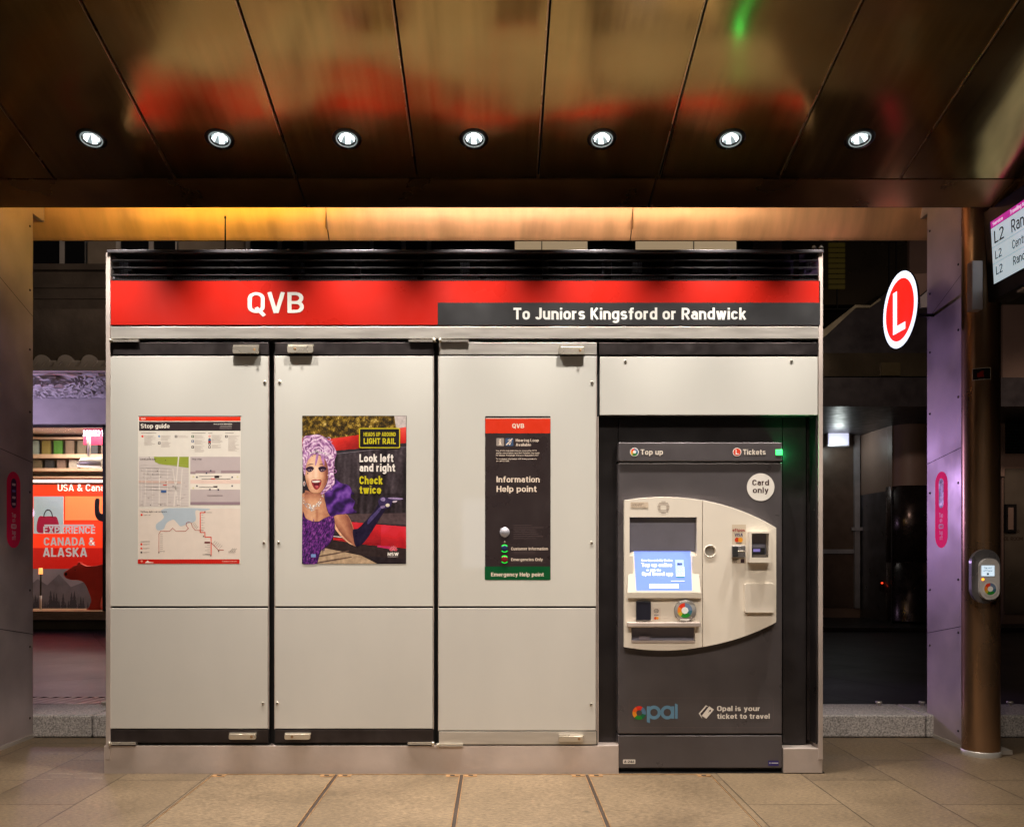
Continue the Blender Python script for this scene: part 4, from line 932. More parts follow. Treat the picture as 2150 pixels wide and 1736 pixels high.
for x0, x1, c in ((560, 640, (64, 56, 60)), (640, 690, (34, 26, 30)), (860, 900, (60, 54, 66)), (920, 1130, (30, 24, 28)), (1130, XR, (58, 56, 72))):
    m.poly(P5, [(x0, 500), (x1, 490), (x1, 1120), (x0, 1120)], inkv(*c), e + .0004)
m.poly(P5, circ(640, 505, 20, 16), inkv(236, 205, 190), e + .0006); m.poly(P5, circ(640, 570, 14, 16, 18), inkv(150, 112, 110), e + .0006)
m.poly(P5, [(420, 1120), (XR, 1110), (XR, 1235), (640, 1210)], inkv(78, 62, 64), e + .0006)
m.poly(P5, [(590, 1205), (860, 1230), (XR, 1255), (XR, 1485), (690, 1440), (395, 1395), (395, 1370), (600, 1390)], inkv(206, 40, 44), e + .0008)
m.poly(P5, [(860, 1420), (940, 1350), (1000, 1450), (1050, 1500), (860, 1470)], inkv(190, 44, 90), e + .0010)
m.poly(P5, [(390, 1350), (600, 1375), (600, 1382), (390, 1360)], inkv(214, 200, 200), e + .001)
m.poly(P5, [(XL, 1400), (395, 1395), (690, 1440), (XR, 1490), (XR, 1646), (XL, 1646)], inkv(48, 36, 36), e + .0006)
m.poly(P5, [(200, 1480), (330, 1485), (690, 1560), (860, 1646), (190, 1646)], inkv(176, 150, 122), e + .0009)
for a, b in ((560, 1545), (590, 1610)): m.poly(P5, [(225, b + 20), (420, b - 15), (a, b - 40), (a, b - 30), (420, b), (225, b + 34)], inkv(96, 76, 66), e + .0012)
m.poly(P5, [(690, 1560), (XR, 1600), (XR, 1646), (860, 1646)], inkv(38, 30, 34), e + .0008)
# body
m.cells(P5, [(66, 322), (330, 332), (700, 282), (1166, 202), (1166, 366), (700, 424), (420, 449), (66, 458)], lambda x, y: .55 + .25 * math.sin(x / 160) - (y - 330 + (x - 400) * .12) / 320 + .1 * nz_(x, y, .02), [(140, 24, 24), (206, 44, 38), (232, 92, 78)], e + .0004, 9)
m.cells(P5, [(420, 495), (700, 460), (1166, 416), (1166, 1108), (430, 1118)], lambda x, y: .34 + .4 * nz_(x * 2.2, y * .25, .012) + .16 * nz_(x, y, .04) + .25 * max(0, math.sin(x / 74)) * (y < 900), [(20, 15, 17), (40, 32, 36), (72, 62, 68), (118, 104, 106)], e + .0007, 9)
m.cells(P5, [(600, 1208), (860, 1232), (1164, 1257), (1164, 1480), (690, 1436), (398, 1392), (600, 1388)], lambda x, y: .6 - (y - 1230) / 420 + .2 * nz_(x, y, .012) + .2 * (x > 900), [(130, 18, 26), (200, 34, 42), (220, 60, 88)], e + .0011, 9)
h = e + .0016
skin, skin2, skin_l = inkv(196, 138, 104), inkv(168, 108, 84), inkv(226, 176, 140)
pur = [inkv(70, 34, 106), inkv(88, 44, 130), inkv(52, 28, 84), inkv(110, 58, 150), inkv(40, 24, 68)]
m.poly(P5, smooth_loop([(388, 1130), (450, 1118), (530, 1122), (575, 1180), (610, 1280), (640, 1400), (636, 1462), (560, 1420), (480, 1340), (420, 1250)]), skin, h)              # upper arm
m.cells(P5, smooth_loop([(392, 1134), (450, 1122), (530, 1126), (572, 1184), (606, 1282), (636, 1402), (632, 1456), (560, 1414), (484, 1336), (426, 1250)]), lambda x, y: .62 + (1180 - y) / 700 - abs((x - 420) - (y - 1160) * .62 - 20) / 210 + .1 * nz_(x, y, .03), [(120, 66, 56), (172, 112, 86), (206, 150, 116), (232, 186, 152)], h + .00035, 6)
m.poly(P5, smooth_loop([(520, 1140), (560, 1170), (605, 1285), (615, 1350), (580, 1300), (545, 1220)]), skin2, h + .0002)
m.poly(P5, smooth_loop([(398, 1190), (420, 1240), (480, 1330), (560, 1410), (620, 1450), (560, 1430), (470, 1350), (405, 1260)]), skin_l, h + .0002)
gl = inkv(30, 22, 48)
m.poly(P5, smooth_loop([(604, 1290), (660, 1270), (740, 1190), (830, 1085), (880, 1010), (950, 1030), (935, 1090), (880, 1180), (800, 1310), (720, 1420), (640, 1465), (612, 1400)]), gl, h + .0004)
m.poly(P5, smooth_loop([(770, 1170), (840, 1100), (885, 1050), (900, 1070), (840, 1150), (760, 1230)]), inkv(74, 62, 110), h + .0006)
m.poly(P5, smooth_loop([(872, 1000), (885, 955), (925, 940), (985, 950), (1040, 944), (1132, 956), (1120, 970), (1050, 975), (1068, 990), (1020, 1000), (1000, 1040), (960, 1062), (905, 1060)]), inkv(52, 40, 78), h + .0006)    # pointing hand
m.poly(P5, smooth_loop([(970, 952), (1040, 945), (1132, 956), (1110, 968), (1030, 966)]), inkv(150, 130, 172), h + .0008); m.poly(P5, smooth_loop([(895, 960), (925, 945), (945, 960), (935, 985), (905, 982)]), inkv(140, 122, 168), h + .0008)
m.poly(P5, circ(970, 1028, 22, 14, 18), inkv(226, 214, 190), h + .001); m.poly(P5, smooth_loop([(1025, 985), (1068, 980), (1060, 996), (1028, 1000)]), inkv(206, 190, 205), h + .001)
m.poly(P5, smooth_loop([(895, 1040), (935, 1030), (940, 1050), (905, 1062)]), inkv(130, 110, 150), h + .001)
m.poly(P5, smooth_loop([(80, 900), (280, 890), (300, 960), (330, 1080), (360, 1180), (230, 1200), (XL, 1170), (XL, 980)]), skin, h)                                   # neck, chest
m.cells(P5, smooth_loop([(84, 904), (276, 894), (296, 960), (326, 1080), (350, 1176), (230, 1196), (74, 1168), (74, 980)]), lambda x, y: .58 + .22 * math.sin((x - 90) / 60) - .45 * max(0, 1 - (y - 900) / 90) * (x > 90) + .12 * nz_(x, y, .03) - .35 * math.exp(-((x - 222) / 16) ** 2) * (y > 1070), [(112, 62, 54), (170, 110, 86), (204, 148, 114), (230, 184, 150)], h + .00035, 6)
m.poly(P5, smooth_loop([(100, 870), (200, 905), (270, 880), (255, 960), (200, 990), (120, 960)]), skin2, h + .0002)
m.poly(P5, smooth_loop([(215, 1060), (245, 1130), (235, 1190), (205, 1190), (200, 1120)]), skin2, h + .0002)
m.poly(P5, smooth_loop([(100, 1060), (170, 1100), (180, 1160), (110, 1140)]), skin_l, h + .0002)
m.poly(P5, smooth_loop([(XL, 1120), (110, 1170), (220, 1205), (300, 1165), (390, 1140), (412, 1230), (400, 1340), (350, 1440), (260, 1520), (215, 1646), (XL, 1646)]), inkv(54, 26, 78), h + .0004)
dressc = [inkv(62, 26, 92), inkv(96, 36, 116), inkv(44, 20, 66), inkv(122, 48, 132), inkv(146, 40, 88), inkv(190, 150, 190), inkv(36, 18, 54)]
for k in range(150):
    x, y = rnd.uniform(75, 400), rnd.uniform(1190, 1630)
    if x > 405 - max(0, (y - 1330)) * .62: continue
    w_, l_2 = rnd.uniform(9, 17), rnd.uniform(26, 50); tl = rnd.uniform(-14, 14)
    m.poly(P5, [(x, y - l_2 / 2), (x + w_ / 2, y), (x + tl, y + l_2 / 2), (x - w_ / 2, y)], rnd.choices(dressc, (5, 4, 5, 3, 1, .7, 4))[0], h + .0006 + (k % 40) * .00001)
m.cells(P5, smooth_loop([(72, 1180), (110, 1176), (220, 1210), (300, 1170), (386, 1144), (406, 1230), (396, 1336), (346, 1436), (256, 1516), (212, 1640), (72, 1640)]), lambda x, y: .4 + .5 * nz_(x * 1.6 + y * .35, y * .7, .05) + .3 * nz_(x, y, .13), [(26, 12, 42), (58, 28, 88), (104, 44, 126), (150, 80, 160), (206, 170, 206)], h + .00115, 6)
# sleeve
m.poly(P5, smooth_loop([(300, 850), (390, 740), (470, 790), (560, 820), (592, 880), (580, 940), (625, 990), (605, 1060), (640, 1100), (560, 1118), (440, 1128), (370, 1150), (330, 1070), (310, 960)]), pur[0], h + .0008)
for k in range(42):
    x, y = rnd.uniform(335, 580), rnd.uniform(810, 1095); a = rnd.uniform(.4, 1.4); L = rnd.uniform(20, 60); w_ = rnd.uniform(6, 16)
    m.poly(P5, smooth_loop([(x, y), (x + L * math.cos(a) + w_, y + L * .5 * math.sin(a)), (x + L * math.cos(a), y + L * math.sin(a) * .7 + w_), (x - w_, y + w_)], 3), rnd.choice(pur), h + .001 + (k % 40) * .00001)
m.poly(P5, [(335, 940), (545, 943), (545, 949), (335, 947)], inkv(200, 196, 215), h + .0014)
m.cells(P5, smooth_loop([(304, 850), (390, 744), (470, 794), (556, 824), (588, 880), (576, 940), (620, 990), (600, 1058), (634, 1096), (560, 1114), (440, 1124), (374, 1146), (334, 1070), (314, 960)]), lambda x, y: .42 + .36 * math.sin((x * .7 + y * .9) / 26 + 2.5 * nz_(x, y, .012)) + .25 * nz_(x, y, .03), [(36, 20, 62), (66, 34, 106), (98, 54, 146), (142, 96, 186)], h + .00145, 6)
# face
q = h + .0016
m.poly(P5, smooth_loop([(118, 560), (160, 500), (250, 500), (320, 560), (338, 690), (320, 800), (270, 880), (215, 902), (150, 880), (108, 780), (95, 660)]), skin, q)
m.cells(P5, smooth_loop([(120, 562), (160, 504), (250, 504), (318, 562), (335, 690), (317, 798), (268, 876), (215, 898), (152, 876), (110, 780), (98, 660)]), lambda x, y: .80 - ((x - 200) / 210) ** 2 * 1.3 - .35 * max(0, (x - 230) / 120) - .2 * max(0, (y - 780) / 110) + .16 * math.exp(-((x - 212) / 16) ** 2) * (620 < y < 735) + .18 * math.exp(-((x - 140) / 30) ** 2 - ((y - 720) / 34) ** 2) + .14 * math.exp(-((x - 280) / 28) ** 2 - ((y - 715) / 34) ** 2) - .3 * math.exp(-((x - 124) / 16) ** 2 - ((y - 800) / 50) ** 2) + .05 * nz_(x, y, .05), [(110, 58, 52), (166, 104, 82), (204, 146, 112), (234, 188, 156), (244, 212, 188)], q + .0003, 5)
for ex, sg in ((150, -1), (282, 1)):
    m.poly(P5, smooth_loop([(ex - 46, 640 - 4 * sg), (ex - 16, 618), (ex + 22, 618), (ex + 40, 642 + 2 * sg), (ex + 12, 672), (ex - 22, 674)]), inkv(70, 42, 74), q + .0004)
    m.poly(P5, smooth_loop([(ex - 18, 655), (ex, 650), (ex + 18, 655), (ex, 661)]), inkv(205, 190, 182), q + .0006); m.poly(P5, circ(ex + 2, 655, 8, 12, 6), inkv(30, 22, 26), q + .0008)
    m.poly(P5, smooth_loop([(ex - 34, 650), (ex, 636), (ex + 32, 648), (ex + 40, 638), (ex, 626), (ex - 40, 640)]), inkv(20, 14, 20), q + .0008)
    m.poly(P5, smooth_loop([(ex - 38 * 1, 606 - 8 * sg), (ex, 590), (ex + 38, 604 + 8 * sg), (ex, 600)]), inkv(96, 60, 64), q + .0006)
m.poly(P5, smooth_loop([(162, 770), (205, 754), (222, 758), (268, 762), (262, 815), (236, 856), (208, 862), (180, 830)]), inkv(158, 44, 54), q + .0006)
m.poly(P5, smooth_loop([(172, 772), (220, 766), (258, 770), (250, 784), (215, 788), (180, 786)]), inkv(240, 232, 224), q + .0008); m.poly(P5, smooth_loop([(186, 796), (220, 792), (250, 794), (240, 832), (212, 842), (192, 822)]), inkv(96, 26, 36), q + .0008)
m.poly(P5, smooth_loop([(200, 826), (222, 820), (240, 828), (222, 846)]), inkv(200, 96, 100), q + .001); m.poly(P5, circ(124, 692, 7, 10), inkv(60, 34, 40), q + .0008)
# necklace
for k in range(64):
    tt = rnd.random(); x = 74 + 215 * tt; y = 905 + 150 * math.sin(math.pi * min(1, .12 + tt * .83)) + rnd.uniform(-26, 34)
    m.poly(P5, circ(x, y, rnd.uniform(4, 9), 7), rnd.choice([inkv(236, 232, 224), inkv(206, 196, 196), inkv(176, 164, 170)]), q + .0004 + (k % 30) * .00001)
m.poly(P5, circ(88, 800, 12, 14, 26), inkv(205, 200, 205), q + .0004); m.poly(P5, circ(88, 800, 7, 14, 19), skin2, q + .0006)
# wig
hairc = [inkv(190, 140, 186), inkv(208, 168, 206), inkv(158, 104, 156), inkv(226, 198, 222), inkv(134, 82, 136), inkv(176, 124, 180)]
m.poly(P5, smooth_loop([(XL + 4, 330), (150, 290), (240, 282), (320, 320), (390, 390), (428, 470), (408, 560), (400, 680), (410, 790), (370, 840), (300, 900), (262, 905), (320, 820), (345, 700), (318, 560), (250, 495), (190, 490), (140, 530), (110, 600), (100, 700), (85, 700), (XL + 4, 600)]), hairc[0], q + .001)
m.cells(P5, smooth_loop([(74, 334), (150, 294), (240, 286), (320, 324), (386, 392), (424, 470), (404, 560), (396, 680), (406, 790), (366, 836), (300, 894), (268, 898), (324, 820), (349, 700), (322, 560), (254, 492), (190, 486), (136, 526), (106, 600), (97, 696), (87, 696), (74, 600)]), lambda x, y: .5 + .34 * math.sin(math.hypot(x - 240 + 30 * nz_(x, y, .02), y - 470) / 7 + 5 * nz_(x, y, .018)) + .4 * nz_(x, y, .03) + .15 * (330 - y) / 100 * (y < 400), [(96, 54, 100), (150, 96, 150), (192, 146, 190), (224, 194, 220), (244, 230, 240)], q + .0011, 5)
def inside_wig(x, y):
    if x < 78: return False
    if y < 500: return ((x - 235) / 190) ** 2 + ((y - 480) / 195) ** 2 < 1
    if y < 860: return (325 + (y - 500) * .05 < x < 405 + 6 * math.sin(y / 20)) or (x < 118 - (y - 500) * .12 and y < 690)
    return False
k = 0
while k < 60:
    x, y = rnd.uniform(78, 425), rnd.uniform(285, 860)
    if not inside_wig(x, y): continue
    r = rnd.uniform(9, 22); a0 = rnd.uniform(0, 6.28); c = rnd.choices(hairc, (4, 4, 3, 2, 2, 4))[0]
    pts = [(x + r * math.cos(a0 + j * .55), y + r * math.sin(a0 + j * .55)) for j in range(8)] + [(x + r * .62 * math.cos(a0 + j * .55), y + r * .62 * math.sin(a0 + j * .55)) for j in range(7, -1, -1)]
    m.poly(P5, pts, c, q + .0012 + (k % 60) * .00001); k += 1
for x0 in (215, 150, 260): m.poly(P5, smooth_loop([(x0, 495), (x0 + 25, 490), (x0 - 20 + (x0 - 190) * .9, 590), (x0 - 35 + (x0 - 190) * .9, 600)]), hairc[5], q + .0012)
# tiara
for k in range(30):
    tt = k / 29; x = 140 + 175 * tt; y = 480 - 14 * math.sin(math.pi * tt) - (40 * max(0, 1 - abs(tt - .42) * 7)) * rnd.random()
    m.poly(P5, circ(x, y, rnd.uniform(4, 7), 6), rnd.choice([inkv(230, 225, 220), inkv(190, 180, 186)]), q + .0022 + (k % 30) * .00001)
# writing
w0 = q + .0026; yel = ink(196, 184, 30); whi = ink(236, 228, 220)
m.poly(P5, rrect(668, 212, 1102, 424, 16), yel, w0); m.poly(P5, rrect(678, 222, 1092, 414, 10), ink(28, 24, 28), w0 + .0003)
m.text(P5, 'HEADS UP AROUND', 716, 299, 42, yel, w0 + .0007, width=340, bold=.045); m.text(P5, 'LIGHT RAIL', 716, 381, 62, yel, w0 + .0007, width=340, bold=.045)
m.text(P5, 'Look left', 672, 572, 84, whi, w0 + .0005, width=360, bold=.05); m.text(P5, 'and right', 672, 672, 84, whi, w0 + .0005, width=378, bold=.05)
m.text(P5, 'Check', 672, 806, 86, yel, w0 + .0005, width=246, bold=.05); m.text(P5, 'twice', 672, 906, 84, yel, w0 + .0005, width=230, bold=.05)
for a in (-64, -40, -18, 0, 18, 40, 64):      # waratah petals
    r = math.radians(a); L = 62 - abs(a) * .15; cx, cy = 1031, 1515; dx, dy = math.sin(r), -math.cos(r); px_, py_ = -dy, dx
    m.poly(P5, [(cx + dx * 8, cy + dy * 8), (cx + dx * L * .6 + px_ * 11, cy + dy * L * .6 + py_ * 11), (cx + dx * L, cy + dy * L), (cx + dx * L * .6 - px_ * 11, cy + dy * L * .6 - py_ * 11)], ink(226, 140, 150), w0 + .0002 * (3 + abs(a) / 20))
    m.poly(P5, [(cx + dx * 14, cy + dy * 14), (cx + dx * L * .6 + px_ * 7, cy + dy * L * .6 + py_ * 7), (cx + dx * L * .88, cy + dy * L * .88), (cx + dx * L * .6 - px_ * 7, cy + dy * L * .6 - py_ * 7)], ink(192, 30, 58), w0 + .0002 * (3.5 + abs(a) / 20))
m.text(P5, 'NSW', 970, 1562, 34, whi, w0 + .0008, width=116, bold=.04); m.text(P5, 'GOVERNMENT', 972, 1577, 9, ink(190, 180, 180), w0 + .0008, width=112)
m.rect(P5, 160, 1545, 210, 1578, ink(120, 150, 205), w0 + .0003)
m.build('print', t)

# ------------------------------------------------------------------ help point
t = thing('help_point', (U(1087, 1218, FY).x, FY, U(1087, 1218, FY).z), 'black information help point panel with red top and green foot, in the right door', 'help point')
P6 = remap(front(FY), 974.2, 856.6, 0.21769, 0.21769)
hp = MB(); hp.fill(P6, [rrect(203, 78, 835, 1658, 10)], mat('help_black', s2l(48, 38, 38), 0.3, var=0.06, bump=0.0001, bscale=400), 0.0005, 0.0); hp.build('panel', t)
m = MB(); d = 0.001
hl = ink(226, 208, 190); m.rect(P6, 208, 80, 834, 94, ink(30, 22, 22), d); m.rect(P6, 208, 95, 834, 102, ink(210, 190, 175), d); m.rect(P6, 206, 102, 834, 243, ink(210, 50, 22), d)
m.text(P6, 'QVB', 466, 193, 43, hl, d + .0005, width=114, bold=.03); m.build('header', t)
m = MB(); m.poly(P6, rrect(312, 290, 386, 366, 6), ink(150, 138, 130), d); m.poly(P6, rrect(400, 290, 476, 366, 6), ink(62, 84, 116), d)
m.poly(P6, circ(349, 306, 8, 12), hl, d + .0005); m.poly(P6, [(335, 318), (356, 318), (356, 348), (364, 348), (364, 355), (334, 355), (334, 348), (342, 348), (342, 325), (335, 325)], hl, d + .0005)
for k in range(9):
    a0 = math.radians(-60 + k * 24); a1 = math.radians(-60 + k * 24 + 26)
    m.poly(P6, [(438 + 20 * math.sin(a0), 322 - 20 * math.cos(a0)), (438 + 20 * math.sin(a1), 322 - 20 * math.cos(a1)), (438 + 14 * math.sin(a1), 322 - 14 * math.cos(a1)), (438 + 14 * math.sin(a0), 322 - 14 * math.cos(a0))], hl, d + .0005)
m.poly(P6, [(404, 352), (462, 292), (472, 296), (412, 360)], hl, d + .0007); m.poly(P6, [(430, 345), (448, 336), (450, 350), (438, 358)], hl, d + .0005)
m.text(P6, 'Hearing Loop', 500, 324, 27, hl, d + .0005, width=222, bold=.01); m.text(P6, 'Available', 500, 367, 27, hl, d + .0005, width=146, bold=.01)
for i, (s_, w_) in enumerate((('Use of this help point may be covered by CCTV', 392), ('and/or conversation recorded. Penalties may apply', 418), ('for misuse. Passenger Transport Regulation 2007', 410))): m.text(P6, s_, 310, 417 + i * 22.5, 13, hl, d + .0005, width=w_, bold=.015)
m.text(P6, 'For customer information visit transportnsw.info', 310, 496, 13, hl, d + .0005, width=392, bold=.015); m.text(P6, 'or call 131 500.', 310, 517, 13, hl, d + .0005, width=126, bold=.015); m.build('notice', t); m = MB()
m.text(P6, 'Information', 314, 716, 58, hl, d + .0005, width=416, bold=.022); m.text(P6, 'Help point', 314, 808, 58, hl, d + .0005, width=388, bold=.022); m.build('title', t); m = MB()
gb = ink(84, 70, 70)
for i in range(7): m.rect(P6, 478, 1128 + i * 21, 478 + random.uniform(160, 300), 1133 + i * 21, gb, d)
for i in range(2): m.rect(P6, 478, 1384 + i * 16, 690, 1388 + i * 16, gb, d)
m.rect(P6, 455, 1487, 790, 1490, gb, d)
m.text(P6, 'Customer Information', 455, 1369, 28, hl, d + .0005, width=354, bold=.01); m.text(P6, 'Emergencies Only', 455, 1473, 28, hl, d + .0005, width=304, bold=.01); m.build('button_captions', t)
m = MB(); m.poly(P6, rrect(200, 1526, 834, 1656, 8), ink(8, 78, 40), d); m.text(P6, 'Emergency Help point', 262, 1622, 38, hl, d + .0005, width=508, bold=.025); m.build('footer', t)
m = MB(); p = P6(393, 1196); M = Matrix.Translation(p) @ Matrix.Rotation(math.pi / 2, 4, 'X')
m.lathe(M, [(0.0282, 0.001), (0.027, 0.004), (0.0001, 0.0045)], mat('speaker_mesh', (0.42, 0.41, 0.46), 0.4, 0.3, var=0.4, nscale=500), 28); m.build('speaker', t)
for yy, c, nm in ((1353, (30, 42, 80), 'call_button'), (1458, (120, 20, 34), 'emergency_button')):
    p = P6(391, yy); M = Matrix.Translation(p) @ Matrix.Rotation(math.pi / 2, 4, 'X')
    b = MB(); b.lathe(M, [(0.0182, 0.001), (0.0175, 0.006), (0.013, 0.007), (0.0001, 0.0075)], mat(nm + '_cap', s2l(*c), 0.3), 24); b = b.build(nm, t)
    r = MB()
    for a0, a1 in ((38, 142), (218, 322)): ring_wedge(r, P6, 391, yy, 29, 39, a0, a1, glow(30, 235, 70, 0.9), 0.0085)
    r.build('light_ring', b)
m = MB(); p = P6(392, 1294); M = Matrix.Translation(p) @ Matrix.Rotation(math.pi / 2, 4, 'X'); m.lathe(M, [(0.005, 0.001), (0.004, 0.004), (0.0001, 0.0045)], chrome, 12); m.build('microphone', t)

# ------------------------------------------------------------------ ticket machine
TY = 5.0
t = thing('ticket_machine', (U(1470, 1614, 5.2).x, 5.2, 0), 'charcoal ticket machine with curved beige face, blue screen and green lamp', 'ticket machine')
p, q = U(1298, 1543, TY), U(1643, 1612, TY)
m = MB(); m.ubox(1298, 1543, 1642.5, 1612, TY, 0.28, tvm_grey); m.build('base_cover', t, bevel=0.006, seg=3)
m = MB(); m.ubox(1298, 971, 1642.5, 1540, TY, 0.28, tvm_grey); m.build('body', t, bevel=0.007, seg=3)
m = MB(); m.ubox(1300, 1541, 1641, 1542.6, TY + 0.01, 0.2, black); m.ubox(1300, 969, 1641, 971.5, TY + 0.01, 0.2, black); m.ubox(1302, 1612, 1640, 1621, TY + 0.03, 0.2, black); m.build('shadow_gap', t)
hd = MB(); hd.ubox(1298.5, 928.5, 1642.5, 968.5, TY - 0.012, 0.29, tvm_grey); hd = hd.build('header', t, bevel=0.006, seg=3)
Ph = front(TY - 0.0135)
m = MB(); m.poly(Ph, circ(1332, 949, 9.2, 28), ink(232, 228, 222)); opal_disc(m, Ph, 1332, 949, 7.6, 0.0006); m.poly(Ph, circ(1332, 949, 3.2, 16), ink(240, 238, 232), 0.0018)
m.text(Ph, 'Top up', 1345, 954.5, 11.3, ink(222, 210, 196), 0.0006, width=47, bold=.026)
m.poly(Ph, circ(1547.5, 949, 9.2, 28), ink(232, 222, 214)); m.poly(Ph, circ(1547.5, 949, 7.6, 28), ink(214, 66, 40), 0.0006)
m.poly(Ph, [(1544.4, 944), (1546.4, 944), (1546.4, 952), (1551, 952), (1551, 954), (1544.4, 954)], ink(240, 228, 220), 0.0012)
m.text(Ph, 'Tickets', 1560, 954.5, 11.3, ink(222, 210, 196), 0.0006, width=47.5, bold=.026); m.build('header_lettering', hd)
m = MB(); m.ubox(1629, 943.5, 1643.2, 955.5, TY - 0.016, 0.05, glow(70, 255, 120, 1.8)); m.build('status_lamp', hd, bevel=0.003)
lp = U(1646, 949, TY + 0.02); point('status_glow', (lp.x + 0.012, TY + 0.0, lp.z), 0.9, (0.02, 1.0, 0.25), 0.012)
Pt = front(TY - 0.001)
m = MB(); m.poly(Pt, circ(1597, 1022.5, 29, 48), ink(222, 216, 208), 0.0006); m.text(Pt, 'Card', 1597, 1018.5, 11.6, ink(64, 40, 42), 0.0012, width=35, align='C', bold=.02); m.text(Pt, 'only', 1597, 1034.5, 11.6, ink(64, 40, 42), 0.0012, width=33, align='C', bold=.02); m.build('notice_disc', t)
# beige fascia halves
FYT = TY - 0.035
Pf = front(FYT)
def bez(p0, p1, p2, n=12): return [((1 - k / n) ** 2 * p0[0] + 2 * (k / n) * (1 - k / n) * p1[0] + (k / n) ** 2 * p2[0], (1 - k / n) ** 2 * p0[1] + 2 * (k / n) * (1 - k / n) * p1[1] + (k / n) ** 2 * p2[1]) for k in range(n + 1)]
left = bez((1311, 1050), (1393, 1036.5), (1474.3, 1050)) + bez((1474.3, 1358), (1393, 1373), (1311, 1358))
hole = [(1322, 1086), (1463, 1086), (1463, 1166), (1454, 1166), (1454, 1241), (1329, 1241), (1329, 1166), (1322, 1166)]
slot = [(1326, 1317), (1459, 1317), (1459, 1349), (1326, 1349)]
m = MB(); m.fill(Pf, [left, hole, slot], tvm_beige, -0.0175, 0.035, 0.7, ref=1 / 370.0); m.build('fascia', t)
right = bez((1475.6, 1050), (1560, 1065), (1630, 1108)) + bez((1630, 1306), (1560, 1344), (1475.6, 1358))
m = MB(); m.fill(Pf, [right, circ(1491, 1157, 11, 24), [(1578, 1119), (1615, 1119), (1615, 1172), (1578, 1172)]], tvm_beige, -0.0175, 0.035, 0.7, ref=1 / 370.0); m.build('fascia', t)
# screen hood and screen
m = MB(); a, b = U(1322, 1086, FYT), U(1463, 1166, FYT); yb = FYT + 0.11
m2 = mat('hood_inner', (0.26, 0.26, 0.33), 0.3, var=0.1)
m.add([(a.x, FYT + .002, a.z), (b.x, FYT + .002, a.z), (b.x, yb, a.z - .0), (a.x, yb, a.z - .0)], [(0, 1, 2, 3)], m2)
m.add([(a.x, TY - .0008, a.z), (b.x, TY - .0008, a.z), (b.x, TY - .0008, U(0, 1250, FYT).z), (a.x, TY - .0008, U(0, 1250, FYT).z)], [(0, 3, 2, 1)], tvm_glass)
m.build('screen_hood', t)
bz = MB()
A0, A1, A2, A3 = U(1322, 1160, FYT + .028), U(1463, 1160, FYT + .028), U(1472, 1244, FYT - .024), U(1317, 1244, FYT - .024)
B0, B1, B2, B3 = U(1331, 1157, FYT + .027), U(1450, 1157, FYT + .027), U(1453, 1239.5, FYT - .022), U(1336, 1239.5, FYT - .022)
bz.add([A0, A1, A2, A3, B0, B1, B2, B3], [(0, 4, 7, 3), (1, 2, 6, 5), (3, 7, 6, 2)], tvm_beige)
C3, C2 = U(1318, 1255, FYT - .022), U(1472, 1255, FYT - .022)
bz.add([A3, A2, C2, C3], [(3, 2, 1, 0)], tvm_beige)
D3, D2 = U(1318, 1256, FYT), U(1472, 1256, FYT); bz.add([C3, C2, D2, D3], [(3, 2, 1, 0)], tvm_beige)
G3, G2 = U(1317, 1214, FYT), U(1472, 1214, FYT)
bz.add([A3, C3, D3, G3, A0 + Vector((0, .01, 0))], [(0, 3, 2, 1)], tvm_beige); bz.add([A2, C2, D2, G2], [(0, 1, 2, 3)], tvm_beige)
bz.build('screen_surround', t)
rt = (B2 - B3); upv = (B0 - B3)
SP = lambda u, v, d=0.0: B3 + (B2 - B3) * u * (1 - v) + (B1 - B0) * u * v + (B0 - B3) * v + (rt.cross(upv)).normalized() * d
m = MB(); N = 6
def sgrid(pts): return pts
m.add([B3, B2, B1, B0], [(0, 1, 2, 3)], glow(104, 130, 228, 0.85))
sw = glow(235, 240, 255, 1.1)
for s_, u0, v0, cp, w_ in (('Save time and skip the line', .12, .74, .055, .55), ('Top up online', .12, .60, .10, .54), ('or with the', .2, .49, .06, .26), ('Opal Travel app', .12, .375, .10, .55)):
    m.text(SP, s_, u0, v0, cp, sw, 0.001, width=w_, bold=.03, flip=True)
for pts, c in (([(.72, .38), (.87, .38), (.87, .78), (.72, .78)], glow(150, 175, 235, 0.9)), ([(.725, .36), (.875, .36), (.875, .60), (.725, .60)], sw), ([(.75, .64), (.84, .64), (.84, .70), (.75, .70)], ink(40, 60, 110)), ([(.725, .335), (.875, .335), (.875, .358), (.725, .358)], ink(50, 150, 120)), ([(.24, .06), (.76, .06), (.76, .165), (.24, .165)], sw), ([(.63, .23), (.87, .23), (.87, .245), (.63, .245)], sw)):
    m.poly(SP, pts, c, 0.0015)
m.build('touch_screen', t)
# small fittings
m = MB(); m.ubox(1336, 1262, 1367, 1302, FYT - 0.018, 0.02, mat('card_pad', (0.02, 0.02, 0.03), 0.15)); m.build('contactless_pad', t, bevel=0.003)
m = MB(); m.ubox(1370, 1275, 1387, 1302, FYT - 0.001, 0.001, ink(218, 205, 190))
Pq = front(FYT - 0.0012)
m.poly(Pq, circ(1378, 1282, 5.4, 16, 4.2), ink(90, 80, 82), 0.0005); m.poly(Pq, circ(1378, 1282, 4.4, 16, 3.2), ink(218, 205, 190), 0.001)
for k in range(3): m.rect(Pq, 1375 + k * 2.4, 1280 - k * .4, 1376 + k * 2.4, 1284 + k * .4, ink(90, 80, 82), 0.0015)
m.text(Pq, 'VISA', 1373.5, 1292.6, 3.2, ink(44, 44, 100), 0.0005, width=9, bold=.03); m.poly(Pq, circ(1376, 1297.5, 2.9, 14), ink(200, 60, 30), 0.0005); m.poly(Pq, circ(1380, 1297.5, 2.9, 14), ink(226, 150, 40), 0.001); m.build('payment_sticker', t)
